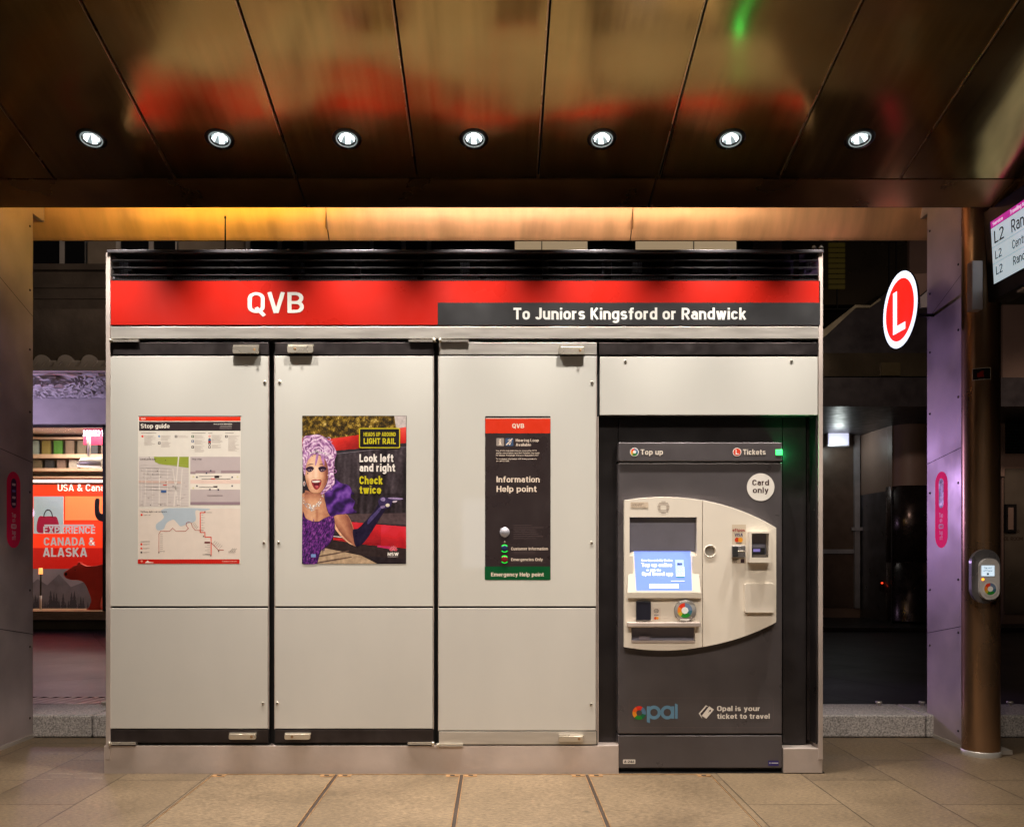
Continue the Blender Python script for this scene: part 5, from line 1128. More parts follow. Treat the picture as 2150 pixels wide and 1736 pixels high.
m = MB(); M = Matrix.Translation(U(1438, 1281, FYT)) @ Matrix.Rotation(math.pi / 2, 4, 'X')
m.lathe(M, [(0.062, 0), (0.062, 0.014), (0.057, 0.018), (0.0001, 0.018)], mat('reader_ring', (0.42, 0.40, 0.38), 0.3, 0.4), 40)
Pd = front(FYT - 0.0185); opal_disc(m, Pd, 1438, 1281, 15.5, 0.0004)
m.poly(Pd, circ(1438, 1262.5, 4.5, 16, 2.2), ink(232, 228, 222), 0.0006); m.rect(Pd, 1428, 1299, 1448, 1301.5, ink(232, 228, 222), 0.0006); m.build('tap_reader', t)
tr = MB(); tr.ubox(1318, 1306.5, 1471.5, 1315.5, FYT - 0.035, 0.035, steel_dull); tr = tr.build('tray_lip', t, bevel=0.003)
m = MB(); a, b = U(1326, 1317, FYT), U(1459, 1349, FYT)
m.add([(a.x, FYT + .028, a.z), (b.x, FYT + .028, a.z), (b.x, FYT + .028, b.z), (a.x, FYT + .028, b.z)], [(0, 3, 2, 1)], tvm_glass); m.box(a.x, b.x, FYT - .004, FYT + .02, b.z, b.z + .012, steel_dull)
m.ubox(1342, 1334, 1364, 1343, FYT + .02, .002, ink(130, 122, 130)); m.build('tray', t)
m = MB(); M = Matrix.Translation(U(1491, 1157, FYT)) @ Matrix.Rotation(math.pi / 2, 4, 'X'); m.lathe(M, [(0.036, 0), (0.0345, 0.004), (0.030, 0.002), (0.028, -0.03)], tvm_beige, 32); m.lathe(M, [(0.028, -0.020), (0.0001, -0.020)], steel, 24); m.build('coin_port', t)
m = MB(); m.ubox(1537, 1101, 1566, 1143, FYT - 0.0008, 0.001, ink(206, 190, 168))
m.text(Pq, 'eftpos', 1538, 1115.5, 6.4, ink(150, 38, 40), 0.0005, width=26, bold=.026); m.text(Pq, 'VISA', 1542.5, 1125.6, 6.2, ink(40, 40, 92), 0.0005, width=17, bold=.026)
m.poly(Pq, circ(1547.6, 1133, 5, 20), ink(196, 60, 28), 0.0005); m.poly(Pq, circ(1554.6, 1133, 5, 20), ink(226, 152, 40), 0.001); m.rect(Pq, 1545, 1139.5, 1557, 1141, ink(80, 60, 60), 0.0005); m.build('card_sticker', t)
cs = MB(); cs.ubox(1537, 1145, 1565.5, 1170, FYT - 0.012, 0.012, mat('card_slot_plate', (0.34, 0.33, 0.34), 0.25, 0.7)); cs = cs.build('card_slot', t, bevel=0.002)
m = MB(); m.ubox(1539, 1147, 1550, 1168, FYT - 0.03, 0.02, rubber); m.ubox(1538, 1155.5, 1564, 1158.5, FYT - 0.017, 0.006, chrome); m.build('card_guide', cs, bevel=0.002)
m = MB(); m.ubox(1537, 1171.5, 1566, 1183, FYT - 0.0008, 0.001, ink(190, 176, 156)); m.text(Pq, 'Insert', 1538.5, 1176, 3.0, dk, 0.0005, width=12, bold=.02); m.text(Pq, 'card', 1538.5, 1180.5, 3.0, dk, 0.0005, width=9, bold=.02); m.rect(Pq, 1555, 1173.5, 1563, 1181.5, ink(60, 44, 48), 0.0005); m.build('insert_label', t)
pn = MB(); x0, x1 = 1576, 1617
def ring_box(mb, x0, y0, x1, y1, ix0, iy0, ix1, iy1, Yf, Yb, mt):
    o = [U(x0, y0, Yf), U(x1, y0, Yf), U(x1, y1, Yf), U(x0, y1, Yf)]; i = [U(ix0, iy0, Yf), U(ix1, iy0, Yf), U(ix1, iy1, Yf), U(ix0, iy1, Yf)]
    ob = [Vector((p.x, Yb, p.z)) for p in o]; ib = [Vector((p.x, Yb, p.z)) for p in i]
    f = []
    for k in range(4):
        j = (k + 1) % 4; f += [(k, 4 + k, 4 + j, j), (8 + k, k, j, 8 + j), (4 + k, 12 + k, 12 + j, 4 + j)]
    mb.add(o + i + ob + ib, f, mt)
ring_box(pn, 1574, 1116, 1619, 1181, 1578.5, 1119.5, 1614.5, 1170, FYT - 0.045, FYT + 0.01, tvm_beige); pn = pn.build('pin_pad_shroud', t)
m = MB(); m.ubox(1578, 1119, 1616, 1173, FYT + 0.02, 0.005, tvm_glass); m.ubox(1580, 1150, 1606, 1165, FYT - .005, 0.02, rubber); m.ubox(1579.5, 1164, 1613, 1169, FYT - .03, 0.04, mat('pin_key_bed', (0.1, .085, .075), .4)); m.build('pin_pad', t)
m = MB(); m.ubox(1581.5, 1152, 1596, 1158, FYT - .0065, 0.001, glow(130, 120, 190, 0.5)); m.build('pin_display', t)
m = MB(); Pv = front(FYT - 0.02); m.fill(Pv, [rrect(1564, 1224.5, 1625.5, 1286, 4, 5)], tvm_beige, -0.012, 0.024, 0.6, ref=1 / 370.0); m.build('coin_flap', t)
m = MB()
for k in range(9):
    yy = 1052.5 + k * 3.0; hw = math.sqrt(max(0, 12.8 ** 2 - (yy - 1064.5) ** 2))
    if 3 <= k <= 5: m.rect(Pq, 1393 - hw, yy, 1387, yy + .9, ink(120, 92, 76), 0.0004); m.rect(Pq, 1399, yy, 1393 + hw, yy + .9, ink(120, 92, 76), 0.0004)
    else: m.rect(Pq, 1393 - hw, yy, 1393 + hw, yy + .9, ink(120, 92, 76), 0.0004)
m.rect(Pq, 1324, 1054, 1361, 1066, ink(208, 190, 168), 0.0003)
for k, s_ in enumerate(('To report a problem', 'with this machine', 'call 13 67 25 (13 OPAL)')): m.text(Pq, s_, 1326, 1058 + k * 3.2, 2.0, ink(110, 88, 80), 0.0006, width=(26, 22, 30)[k])
m.build('speaker_marks', t)
# opal livery
Pt2 = front(TY - 0.0012)
m = MB(); rr_o = rrect(1320.5, 1464, 1624, 1527, 8); rr_i = rrect(1321.3, 1464.8, 1623.2, 1526.2, 7.4); m.fill(Pt2, [rr_o, rr_i], ink(104, 92, 92), 0.0)
for a0, a1, c in ((60, 120, (214, 48, 34)), (120, 170, (222, 92, 34)), (170, 225, (222, 140, 40)), (225, 300, (40, 130, 50)), (300, 345, (30, 100, 70)), (345, 420, (86, 120, 150))):
    ring_wedge(m, Pt2, 1342, 1496, 6, 14.2, a0, a1, ink(*c), 0.0008)
blu = ink(100, 140, 168)
def ringP(cx, cy): m.fill(Pt2, [circ(cx, cy, 14.5, 28), circ(cx, cy, 7.8, 24)], blu, 0.0009)
ringP(1373, 1495); ringP(1401, 1495)
m.poly(Pt2, [(1358, 1482), (1364.5, 1482), (1364.5, 1517.5), (1358, 1515)], blu, 0.0011); m.poly(Pt2, [(1409.5, 1482), (1415.5, 1482), (1415.5, 1508), (1409.5, 1508)], blu, 0.0011); m.poly(Pt2, [(1417, 1476), (1422.8, 1478.5), (1422.8, 1508), (1417, 1508)], blu, 0.0011)
m.poly(Pt2, [(1467, 1497), (1482, 1480), (1487, 1482), (1472, 1500), (1474, 1508)], ink(226, 218, 208), 0.0008); m.poly(Pt2, [(1473, 1502), (1489, 1482), (1499, 1489), (1483, 1508)], ink(226, 218, 208), 0.0010); m.poly(Pt2, [(1470, 1498), (1484, 1482), (1486, 1483), (1472, 1500)], ink(60, 50, 54), 0.0012)
m.poly(Pt2, [(1488, 1491), (1493, 1489), (1491.5, 1494), (1490.5, 1492.5), (1487.5, 1495), (1487, 1494.3), (1489.5, 1492)], ink(60, 50, 54), 0.0014)
m.text(Pt2, 'Opal is your', 1505.5, 1492, 10.6, ink(226, 218, 208), 0.0008, width=90, bold=.026); m.text(Pt2, 'ticket to travel', 1505.5, 1508.2, 10.6, ink(226, 218, 208), 0.0008, width=110.5, bold=.026); m.build('livery_panel', t)
m = MB(); m.poly(Pt2, rrect(1308, 1593.6, 1334, 1602.8, 1.5), ink(212, 204, 196), 0.0); m.text(Pt2, 'A-246', 1310.4, 1600.7, 5.0, ink(30, 26, 26), 0.0006, width=21, bold=.03); m.build('asset_tag', t)
m = MB(); m.rect(Pt2, 1613, 1596, 1635, 1607, ink(52, 46, 110), 0.0); m.rect(Pt2, 1619.5, 1600, 1634, 1602, ink(190, 186, 200), 0.0006); m.poly(Pt2, circ(1616.5, 1601, 1.8, 10), ink(170, 168, 190), 0.0006); m.build('maker_tag', t)

# ------------------------------------------------------------------ heritage building with the travel shop (left, across the street)
BY = 14.5
stone_dk = mat('dark_stone', (0.12, 0.10, 0.085), 0.7, var=0.25, nscale=2.5, bump=0.01, bscale=9)
stone_lt = mat('pale_stone', (0.34, 0.29, 0.24), 0.7, var=0.15, nscale=2.5, bump=0.006, bscale=14)
plaster = mat('painted_plaster', (0.62, 0.58, 0.60), 0.6, var=0.06)
white_paint = mat('white_window_paint', (0.55, 0.53, 0.53), 0.5, var=0.08)
night_glass = mat('night_window_glass', (0.012, 0.012, 0.014), 0.06, spec=0.6, var=0.1)
wood = mat('timber_ledge', (0.42, 0.28, 0.16), 0.5, var=0.25, nscale=8, stretch=(1, 8, 8))
t = thing('heritage_building', (-8, 15, 0), 'dark stone heritage building with moulded awning and shop front across the street', 'building')
X0, X1 = -18.0, 0.3
def zz(py, y=BY): return CZ + (VY - py) / F * y
def xx(px, y=BY): return (px - VX) / F * y
m = MB(); m.box(X0, X1, BY + 0.12, BY + 0.6, zz(575), 16.0, stone_dk); m.build('upper_wall', t)
k = 0
wxs = [(xx(62), xx(181)), (xx(247), xx(371)), (xx(520), xx(640)), (xx(780), xx(900))] + [(xx(62) - 1.6 * (j + 1) - .0, xx(62) - 1.6 * (j + 1) + .93) for j in range(6)]
for a, b in wxs:
    for lv_ in range(3):
        zb = zz(575) + 0.02 + lv_ * 3.2; zt_ = zb + 2.3
        w = MB(); w.box(a, b, BY + 0.05, BY + 0.115, zb, zt_, night_glass); w = w.build('window', t)
        f = MB(); mid = a + (b - a) * .55
        for q0 in (a - .04, mid - .03, b - .03): f.box(q0, q0 + .07, BY + 0.02, BY + 0.1, zb, zt_, white_paint)
        f.box(a, b, BY + 0.022, BY + 0.1, zt_ - .08, zt_, white_paint); f.box(a, b, BY + 0.022, BY + 0.1, zb + 1.1, zb + 1.16, white_paint); f.build('sash_frame', w)
m = MB()
ed = sorted(wxs); 
for (a, b), (c, d2) in zip(ed, ed[1:]):
    if c - b > .2: m.box(b + .05, c - .05, BY - 0.06, BY + 0.11, zz(575), 16.0, stone_lt)
m.build('pilaster', t)
m = MB()            # stepped cornice above the awning
for pa, pb, out in ((568, 580, .34), (580, 608, .22), (608, 616, .30), (616, 632, .26), (632, 640, .34), (640, 690, .30), (690, 697, .40), (697, 709, .36), (709, 716, .44), (716, 727, .4), (727, 745, .52)):
    m.box(X0, X1, BY + 0.15 - out - .15, BY + 0.3, zz(pb), zz(pa), stone_dk)
m.build('cornice', t)
AF = 12.35        # awning front
aw = MB(); aw.box(X0, X1, AF + .12, BY + .1, zz(836) + .06, zz(836) + .3, stone_dk); aw = aw.build('awning', t)
relief = bpy.data.materials.new('pressed_relief'); relief.use_nodes = True
n_ = relief.node_tree.nodes; l_ = relief.node_tree.links; b_ = n_['Principled BSDF']; b_.inputs['Base Color'].default_value = (0.62, 0.58, 0.62, 1); b_.inputs['Roughness'].default_value = 0.45
gp = n_.new('ShaderNodeNewGeometry'); w1 = n_.new('ShaderNodeTexWave'); w1.wave_type = 'RINGS'; w1.inputs['Scale'].default_value = 0.8; w1.inputs['Distortion'].default_value = 12; w1.inputs['Detail'].default_value = 2
v1 = n_.new('ShaderNodeTexVoronoi'); v1.inputs['Scale'].default_value = 4.2; l_.new(gp.outputs['Position'], w1.inputs['Vector']); l_.new(gp.outputs['Position'], v1.inputs['Vector'])
ad = n_.new('ShaderNodeMath'); ad.operation = 'MULTIPLY_ADD'; ad.inputs[1].default_value = 0.7; l_.new(w1.outputs['Fac'], ad.inputs[0]); l_.new(v1.outputs['Distance'], ad.inputs[2])
bu = n_.new('ShaderNodeBump'); bu.inputs['Distance'].default_value = 0.2; l_.new(ad.outputs['Value'], bu.inputs['Height']); l_.new(bu.outputs['Normal'], b_.inputs['Normal'])
m = MB(); m.box(X0, X1, AF + .15, BY - .02, zz(836), zz(836) + .055, relief); m.build('relief_soffit', aw)
m = MB(); lr = random.Random(21)
for k in range(520):          # pressed leaves and scrolls standing proud of the soffit
    x, y = lr.uniform(-9.2, -5.4), lr.uniform(AF + .3, BY - .15); a = (math.sin(x * 2.1) + math.cos(y * 2.7)) * 1.2 + lr.uniform(-.35, .35); L, w_, hh = lr.uniform(.10, .24), lr.uniform(.025, .055), lr.uniform(.025, .06)
    dx, dy = math.cos(a), math.sin(a); z0 = zz(836) + .001
    v = [(x - dx * L / 2, y - dy * L / 2, z0), (x - dy * w_, y + dx * w_, z0), (x + dx * L / 2, y + dy * L / 2, z0), (x + dy * w_, y - dx * w_, z0), (x + dx * L * .15, y + dy * L * .15, z0 - hh)]
    m.add(v, [(1, 0, 4), (2, 1, 4), (3, 2, 4), (0, 3, 4)], plaster)
m.build('pressed_leaves', aw)
m = MB(); zc = zz(775, AF); m.box(X0, X1, AF, AF + .14, zc - .02, zc + .035, plaster)
for k in range(150):          # rope moulding
    x = X0 + k * .12; m.add([(x, AF + .02, zc + .04), (x + .07, AF + .02, zc + .04), (x + .13, AF + .02, zc + .11), (x + .06, AF + .02, zc + .11), (x, AF + .07, zc + .04), (x + .07, AF + .07, zc + .04), (x + .13, AF + .07, zc + .11), (x + .06, AF + .07, zc + .11)],
          [(0, 1, 2, 3), (0, 4, 5, 1), (3, 2, 6, 7), (0, 3, 7, 4), (1, 5, 6, 2)], plaster)
m.box(X0, X1, AF + .075, AF + .14, zc + .035, zc + .14, plaster)
Pc = front(AF + .03); 
for k in range(54):           # scallops
    x = X0 + .2 + k * .335; m.tube([(x, AF + .05, zc + .10), (x, AF + .12, zc + .10)], .115, plaster, 16)
m.build('rope_moulding', aw)
m = MB(); m.box(X0, X1, AF + .13, AF + .3, zc + .14, zz(727) + .05, stone_dk); m.build('awning_fascia', aw)
m = MB(); m.box(X0, X1, BY, BY + .3, zz(893), zz(836), plaster); m.build('shop_fascia', t)
m = MB(); m.box(X0, xx(-42), BY, BY + .4, 0, zz(893), stone_dk); m.box(xx(330), X1, BY, BY + .4, 0, zz(893), stone_dk); m.box(xx(-42), xx(330), BY + .05, BY + .4, 0, zz(1302), stone_dk); m.build('ground_floor_wall', t)
wf = MB(); fw = .035
wa, wb = xx(-40), xx(328)
wf.box(wa, wb, BY - .02, BY + .08, zz(897), zz(892.5), rubber)
for q0 in (wa, wb - fw, xx(216.5)): wf.box(q0, q0 + fw, BY - .02, BY + .08, zz(1300), zz(893), rubber)
wf = wf.build('shop_window', t)
m = MB(); m.box(wa, wb, BY - .08, BY + .75, zz(1300), zz(1283), wood); m.build('window_ledge', wf)
glass = bpy.data.materials.new('shop_glass'); glass.use_nodes = True; n_ = glass.node_tree.nodes; l_ = glass.node_tree.links
mx = n_.new('ShaderNodeMixShader'); tr_ = n_.new('ShaderNodeBsdfTransparent'); gs = n_.new('ShaderNodeBsdfGlossy'); gs.inputs['Roughness'].default_value = 0.02; fr = n_.new('ShaderNodeFresnel'); fr.inputs['IOR'].default_value = 1.45
l_.new(fr.outputs['Fac'], mx.inputs[0]); l_.new(tr_.outputs[0], mx.inputs[1]); l_.new(gs.outputs[0], mx.inputs[2]); l_.new(mx.outputs[0], n_['Material Output'].inputs['Surface'])
m = MB(); m.box(wa, wb, BY + .03, BY + .036, zz(1283), zz(897), glass); m.build('pane', wf)
# shop room
m = MB(); RB = BY + 2.0
cream = mat('shop_wall_paint', (0.62, 0.55, 0.46), 0.6, var=0.06)
m.box(wa - .3, wb + .3, RB, RB + .1, 0, zz(880), mat('rack_wall', (0.16, 0.13, 0.10), 0.6)); m.box(wa - .4, wa - .3, BY + .4, RB, 0, zz(880), cream); m.box(wb + .3, wb + .4, BY + .4, RB, 0, zz(880), cream); m.box(wa - .3, wb + .3, BY + .4, RB, zz(880), zz(880) + .1, cream); m.box(wa - .3, wb + .3, BY + .4, RB, .2, .25, wood)
m.build('shop_room', t)
area('shop_lamp', ((wa + wb) / 2, BY + 1.0, zz(885)), ((wa + wb) / 2, BY + 1.1, 0), 90, 1.8, 0.8, (1.0, 0.88, 0.74))
def at_y(y): return front(y)
IY = BY + 1.55
m = MB(); Pk = front(IY); red_lit = glow(228, 52, 20, 0.75)
m.fill(Pk, [[(55, 1018), (262, 1018), (262, 1200), (55, 1200)]], red_lit, 0.0, 0.04, 0); m.text(Pk, 'USA & Canada', 123, 1031, 14, glow(250, 225, 210, 0.9), 0.03, width=118); m.fill(Pk, [[(138, 1042), (262, 1042), (262, 1092), (138, 1092)]], glow(246, 120, 70, 0.8), 0.022, 0.01, 0); m.fill(Pk, [[(55, 1150), (262, 1150), (262, 1200), (55, 1200)]], glow(176, 22, 14, 0.6), 0.022, 0.01, 0)  # brighter orange panel and darker foot paint the light gradient on the banner
tag(m.build('lit_banner'), 'red lit banner reading USA & Canada inside the shop window', 'banner')
m = MB(); IY2 = BY + 1.35; Pm = front(IY2)
m.fill(Pm, [[(50, 1194), (262, 1194), (262, 1282), (50, 1282)]], mat('mural_sky', s2l(150, 152, 172), 0.6, var=0.15, nscale=1.5), 0.0, 0.03, 0)
m.poly(Pm, [(50, 1240), (80, 1215), (100, 1228), (125, 1205), (150, 1232), (175, 1222), (262, 1250), (262, 1282), (50, 1282)], mat('mural_hill', s2l(112, 116, 134), 0.6, var=0.2), 0.017)
rr = random.Random(9)
for k in range(34):
    x = 50 + k * 6.4 + rr.uniform(-2, 2); hgt = rr.uniform(16, 46); w_ = hgt * .2
    pts = [(x, 1282 - hgt)]
    for j in range(1, 6):
        yj = 1282 - hgt + hgt * j / 5; pts += [(x + w_ * j / 5, yj), (x + w_ * j / 5 * .55, yj - 1)]
    lp_ = [(2 * x - a, b) for a, b in pts[1:]][::-1]
    m.poly(Pm, pts + lp_, mat('mural_fir', s2l(58, 62, 80), 0.7, var=0.2) if 'mural_fir' not in MATS else MATS['mural_fir'], 0.018 + .0004 * k)
tag(m.build('forest_mural'), 'grey blue mural of fir trees and mountains at the foot of the shop window', 'mural')
# bear figure
bear_red = mat('bear_red', (0.62, 0.06, 0.045), 0.45, var=0.1)
bl = smooth_loop([(136, 1204), (140, 1199), (150, 1193), (158, 1187), (164, 1186), (166, 1181), (170, 1180), (174, 1184), (186, 1188), (205, 1187), (232, 1181), (258, 1186), (270, 1200), (274, 1230), (272, 1272), (276, 1281), (252, 1281), (252, 1262), (244, 1240), (226, 1241), (216, 1254), (213, 1272), (212, 1281), (183, 1281), (189, 1274), (194, 1260), (188, 1240), (180, 1224), (168, 1218), (152, 1217), (140, 1212)], 4)
m = MB(); m.fill(front(BY + .45), [bl], bear_red, 0.0, 0.10, 1.0, ref=1 / 127.0); m.poly(front(BY + .39), circ(138.5, 1205, 3, 12, 3.4), rubber, 0.004); m.poly(front(BY + .39), circ(158, 1196, 1.2, 10), rubber, 0.006)
tag(m.build('bear_figure'), 'red bear figure standing on the timber ledge in the shop window', 'bear figure')
m = MB(); P7 = front(BY + .7); m.fill(P7, [[(71, 1042), (133, 1042), (133, 1120), (71, 1120)]], glow(196, 212, 208, 0.55), 0.0, 0.02, 0)  # reflection of the shop opposite, built as a glowing panel
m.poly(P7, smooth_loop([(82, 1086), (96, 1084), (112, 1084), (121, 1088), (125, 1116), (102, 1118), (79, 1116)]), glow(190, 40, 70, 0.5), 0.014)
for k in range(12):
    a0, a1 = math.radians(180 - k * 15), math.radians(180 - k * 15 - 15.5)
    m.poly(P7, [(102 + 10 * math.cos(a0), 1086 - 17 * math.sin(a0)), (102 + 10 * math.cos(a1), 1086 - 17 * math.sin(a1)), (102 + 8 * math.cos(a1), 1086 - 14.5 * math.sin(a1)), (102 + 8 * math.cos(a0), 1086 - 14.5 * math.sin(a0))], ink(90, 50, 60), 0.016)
tag(m.build('handbag_reflection'), 'pale reflection of a red handbag display, built as a glowing panel in the shop window', 'poster')
m = MB(); P8 = front(BY + .028); lc = glow(235, 220, 210, 0.45)
m.text(P8, 'EXPERIENCE', 91, 1120, 15, lc, 0.0, width=109, bold=.03); m.text(P8, 'CANADA &', 92, 1145, 17, lc, 0.0, width=108, bold=.03); m.text(P8, 'ALASKA', 90, 1168.5, 19, lc, 0.0, width=93, bold=.03); m.rect(P8, 93, 1101, 197, 1104.5, lc)
m.build('window_lettering', wf)
m = MB(); P9 = front(BY + 1.1); m.fill(P9, [[(176, 898), (262, 898), (262, 934), (176, 934)]], glow(150, 20, 60, 0.6), 0.0, 0.04, 0); m.text(P9, 'T CENTRE', 176, 916, 13, glow(225, 215, 235, 0.8), 0.03, width=44, bold=.03, mirror=True)
tag(m.build('hanging_sign'), 'magenta sign with mirrored lettering hanging at the top of the shop window', 'sign')
# brochure shelves with coloured boards
t2 = thing('brochure_rack', (xx(150, RB - .25), RB - .2, 0.3), 'wall rack of green, yellow and beige boards at the back of the shop', 'rack')
m = MB()
for py, hh in ((922, 4), (957, 8), (986, 6), (1003, 3)): m.box(wa - .2, wb + .2, RB - .3, RB - .02, zz(py + hh, RB), zz(py, RB), mat('rack_wood', (0.5, 0.36, 0.24), 0.5) if 'rack_wood' not in MATS else MATS['rack_wood'])
m.build('shelf', t2)
bc = [(120, 106, 62), (140, 158, 150), (132, 120, 64), (70, 120, 44), (112, 94, 76), (92, 82, 62), (44, 44, 46), (116, 96, 84), (160, 152, 140)]
for j, (p0, p1) in enumerate(((928, 956), (968, 986))):
    for k in range(9):
        m = MB(); x = xx(36 + k * 25 + j * 7, RB - .25); c = bc[(k + j * 4) % 9]; m.box(x, x + .155, RB - .22, RB - .18, zz(p1, RB), zz(p0, RB), mat('board', s2l(*c), .5)); m.build('board', t2)
t2 = thing('strip_lamp', (xx(140), BY + .9, zz(1010)), 'bright white horizontal light strip across the shop window', 'strip light')
m = MB(); m.box(wa, wb, BY + .9, BY + .93, zz(1012, BY + .9), zz(1007.5, BY + .9), glow(255, 225, 205, 2.2)); m.build('tube', t2)
m = MB(); m.box(wa, wb, BY + .935, BY + .96, zz(1013, BY + .9), zz(1006, BY + .9), steel); m.build('backing', t2)
t2 = thing('track_lamp', (xx(190, BY + .8), BY + .8, zz(960)), 'grey track spotlight hanging under the shop ceiling', 'spotlight')
m = MB(); yv = BY + .8; m.tube([U(186, 905, yv), U(187, 958, yv)], .03, steel, 10); m.build('stem', t2)
m = MB(); m.tube([U(163, 975, yv), U(172, 970, yv), U(216, 970, yv)], [.03, .07, .085], steel, 14); m.build('lamp_head', t2)
m = MB(); m.tube([U(163, 977, yv), U(212, 979, yv)], [.03, .04], glow(255, 240, 225, 0.8), 10); m.build('lens', t2)
t2 = thing('floor_lamp', (xx(86), BY + .5, zz(1280)), 'slim black and white candle lamp standing on the shop ledge', 'lamp'); yv = BY + .5
m = MB(); m.tube([U(85.5, 1281, yv), U(85.5, 1250, yv)], .02, white_paint, 8); m.tube([U(85.5, 1250, yv), U(85.5, 1205, yv)], .014, rubber, 8); m.build('stem', t2)
m = MB(); m.tube([U(85.5, 1205, yv), U(85.5, 1192, yv)], [.035, .03], glow(255, 170, 90, 1.6), 10); m.build('bulb', t2)
m = MB(); P10 = front(BY + .6); m.fill(P10, [smooth_loop([(201, 1050), (205, 1046), (208, 1050), (207, 1068), (212, 1078), (235, 1080), (235, 1094), (212, 1094), (202, 1084), (200, 1066)])], rubber, 0.0, .05, 0)
tag(m.build('antler_cutout'), 'black curved antler shape in the shop window beside the cabinet edge', 'cutout')

# ------------------------------------------------------------------ office building (middle and right, across the street)
OY = 15.0
brz = mat('facade_bronze', (0.085, 0.068, 0.042), 0.3, 0.55, var=0.2, nscale=1.2)
tan = mat('tan_panel', (0.33, 0.22, 0.18), 0.5, var=0.12, nscale=1.5)
dkp = mat('dark_panel', (0.03, 0.025, 0.028), 0.4, var=0.2)
greyf = mat('grey_door_frame', (0.48, 0.47, 0.52), 0.4, 0.4)
t = thing('office_building', (6.5, 15.5, 0), 'dark bronze office building with recessed entrance behind the right pillar', 'building')
ox = lambda px, y=OY: (px - VX) / F * y
oz = lambda py, y=OY: CZ + (VY - py) / F * y
m = MB(); m.box(0.35, 20, OY, OY + .5, oz(640), 16, brz); m.build('upper_wall', t)
for px0, px1 in ((1003, 1233), (1330, 1545)):
    w = MB(); w.box(ox(px0), ox(px1), OY - .02, OY - .002, oz(560), oz(440), glow(200, 172, 135, 0.55)); w = w.build('lit_window', t)
    f = MB()
    for q0 in (px0 - 3, px1): f.box(ox(q0), ox(q0) + .05, OY - .06, OY - .001, oz(560), oz(440), brz)
    f.box(ox(px0 + (px1 - px0) * .58), ox(px0 + (px1 - px0) * .58) + .015, OY - .04, OY - .021, oz(560), oz(440), brz); f.build('window_frame', w)
for px0, px1 in ((1580, 1640),): m = MB(); m.box(ox(px0), ox(px1), OY - .05, OY - .003, oz(640), oz(440), tan); m.build('pilaster', t)
m = MB(); amber = mat('amber_blind', (0.06, 0.045, 0.012), 0.5, emit=0.012, ecol=(1.0, 0.7, 0.08))
for k in range(9): m.box(ox(1738), ox(1772), OY - .05 - .0, OY - .02, oz(520 + k * 11), oz(512 + k * 11), amber)
m.build('window_blind', t)
m = MB()
for px in (1756, 1865, 1880): m.box(ox(px), ox(px) + .012, OY - .03, OY + .01, oz(650), oz(500), black)
m.box(ox(1720), ox(1880), OY - .03, OY + .01, oz(651), oz(649), black); m.build('panel_joint', t)
m = MB(); m.box(ox(1905), ox(1990), OY - .08, OY - .002, oz(606), oz(505), tan); m.build('tan_panel', t)
# folded awning
def prism(m, Y, pts, depth, mt):
    P_ = front(Y); m.fill(P_, [pts], mt, -depth / 2, depth, 0.0)
m = MB(); prism(m, 13.4, [(1690, 722), (1732, 697), (1796, 644), (1826, 644), (1882, 596), (1905, 604), (1990, 604), (1990, 800), (1690, 800)], 1.4, dkp); m.build('entrance_awning', t)
m = MB(); prism(m, 13.33, [(1690, 716), (1732, 690), (1796, 640), (1828, 641), (1848, 626), (1850, 630), (1826, 646), (1797, 646), (1735, 704), (1690, 732)], .06, mat('awning_edge', (0.4, 0.36, 0.24), 0.4, 0.4)); m.build('awning_edge', t)
m = MB(); prism(m, 13.28, [(1912, 576), (1990, 572), (1990, 596), (1952, 604), (1930, 622)], .1, tan); prism(m, 13.27, [(1932, 624), (1954, 606), (1990, 598), (1990, 640), (1934, 646)], .1, plaster); m.build('awning_return', t)
m = MB(); m.box(ox(1690, 13.2), ox(2100, 13.2), 13.2, 13.25, oz(790, 13.2), oz(741, 13.2), brz); m.build('glass_band', t)
m = MB(); m.box(ox(1690, 13.1), ox(2300, 13.1), 13.15, 13.35, oz(852, 13.1), oz(791, 13.1), dkp); m.build('awning_fascia', t)
w = MB(); w.box(ox(1850, 13.18), ox(1890, 13.18), 13.17, 13.195, oz(789, 13.2), oz(762, 13.2), ink(74, 66, 44)); w.build('reflection_patch', t)  # warm reflection on the glass band, painted as a coloured slab
m = MB(); m.box(ox(1690, 13.2), ox(2300, 13.2), 13.36, 16.8, oz(852, 13.2), oz(846, 13.2), dkp); m.build('entrance_soffit', t)
# entrance
EY = 16.5
m = MB(); m.box(0.35, ox(1870, EY) , EY + .05, EY + .4, 0, 4.5, tan); m.box(ox(2105, OY), 20, OY + .0, OY + .5, 0, oz(640), tan); m.build('ground_floor_wall', t)
m = MB(); m.box(0.35, ox(1700, OY), OY, OY + .5, 0, oz(640), dkp); m.build('dark_wall', t)
dr = MB(); dr.box(ox(1690, EY), ox(1793, EY), EY, EY + .04, oz(1275, EY), oz(880, EY), mat('door_panel', (0.13, 0.085, 0.065), 0.4, var=.15)); dr = dr.build('door', t)
m = MB()
m.box(ox(1792, EY), ox(1803, EY), EY - .06, EY + .02, oz(1276, EY), oz(866, EY), greyf); m.box(ox(1690, EY), ox(1791.5, EY), EY - .05, EY - .003, oz(1162, EY), oz(1153, EY), greyf); m.box(ox(1690, EY), ox(1791.5, EY), EY - .05, EY - .003, oz(882, EY), oz(872, EY), greyf); m.build('door_frame', dr)
m = MB(); m.box(ox(1784, EY), ox(1808, EY), EY - .11, EY - .07, oz(1114, EY), oz(1107, EY), greyf); m.build('handle', dr)
m = MB(); yl = 14.6
a_, b_2 = Vector((ox(1806, EY), EY, 0)), Vector((ox(1873, 15.2), 15.2, 0))
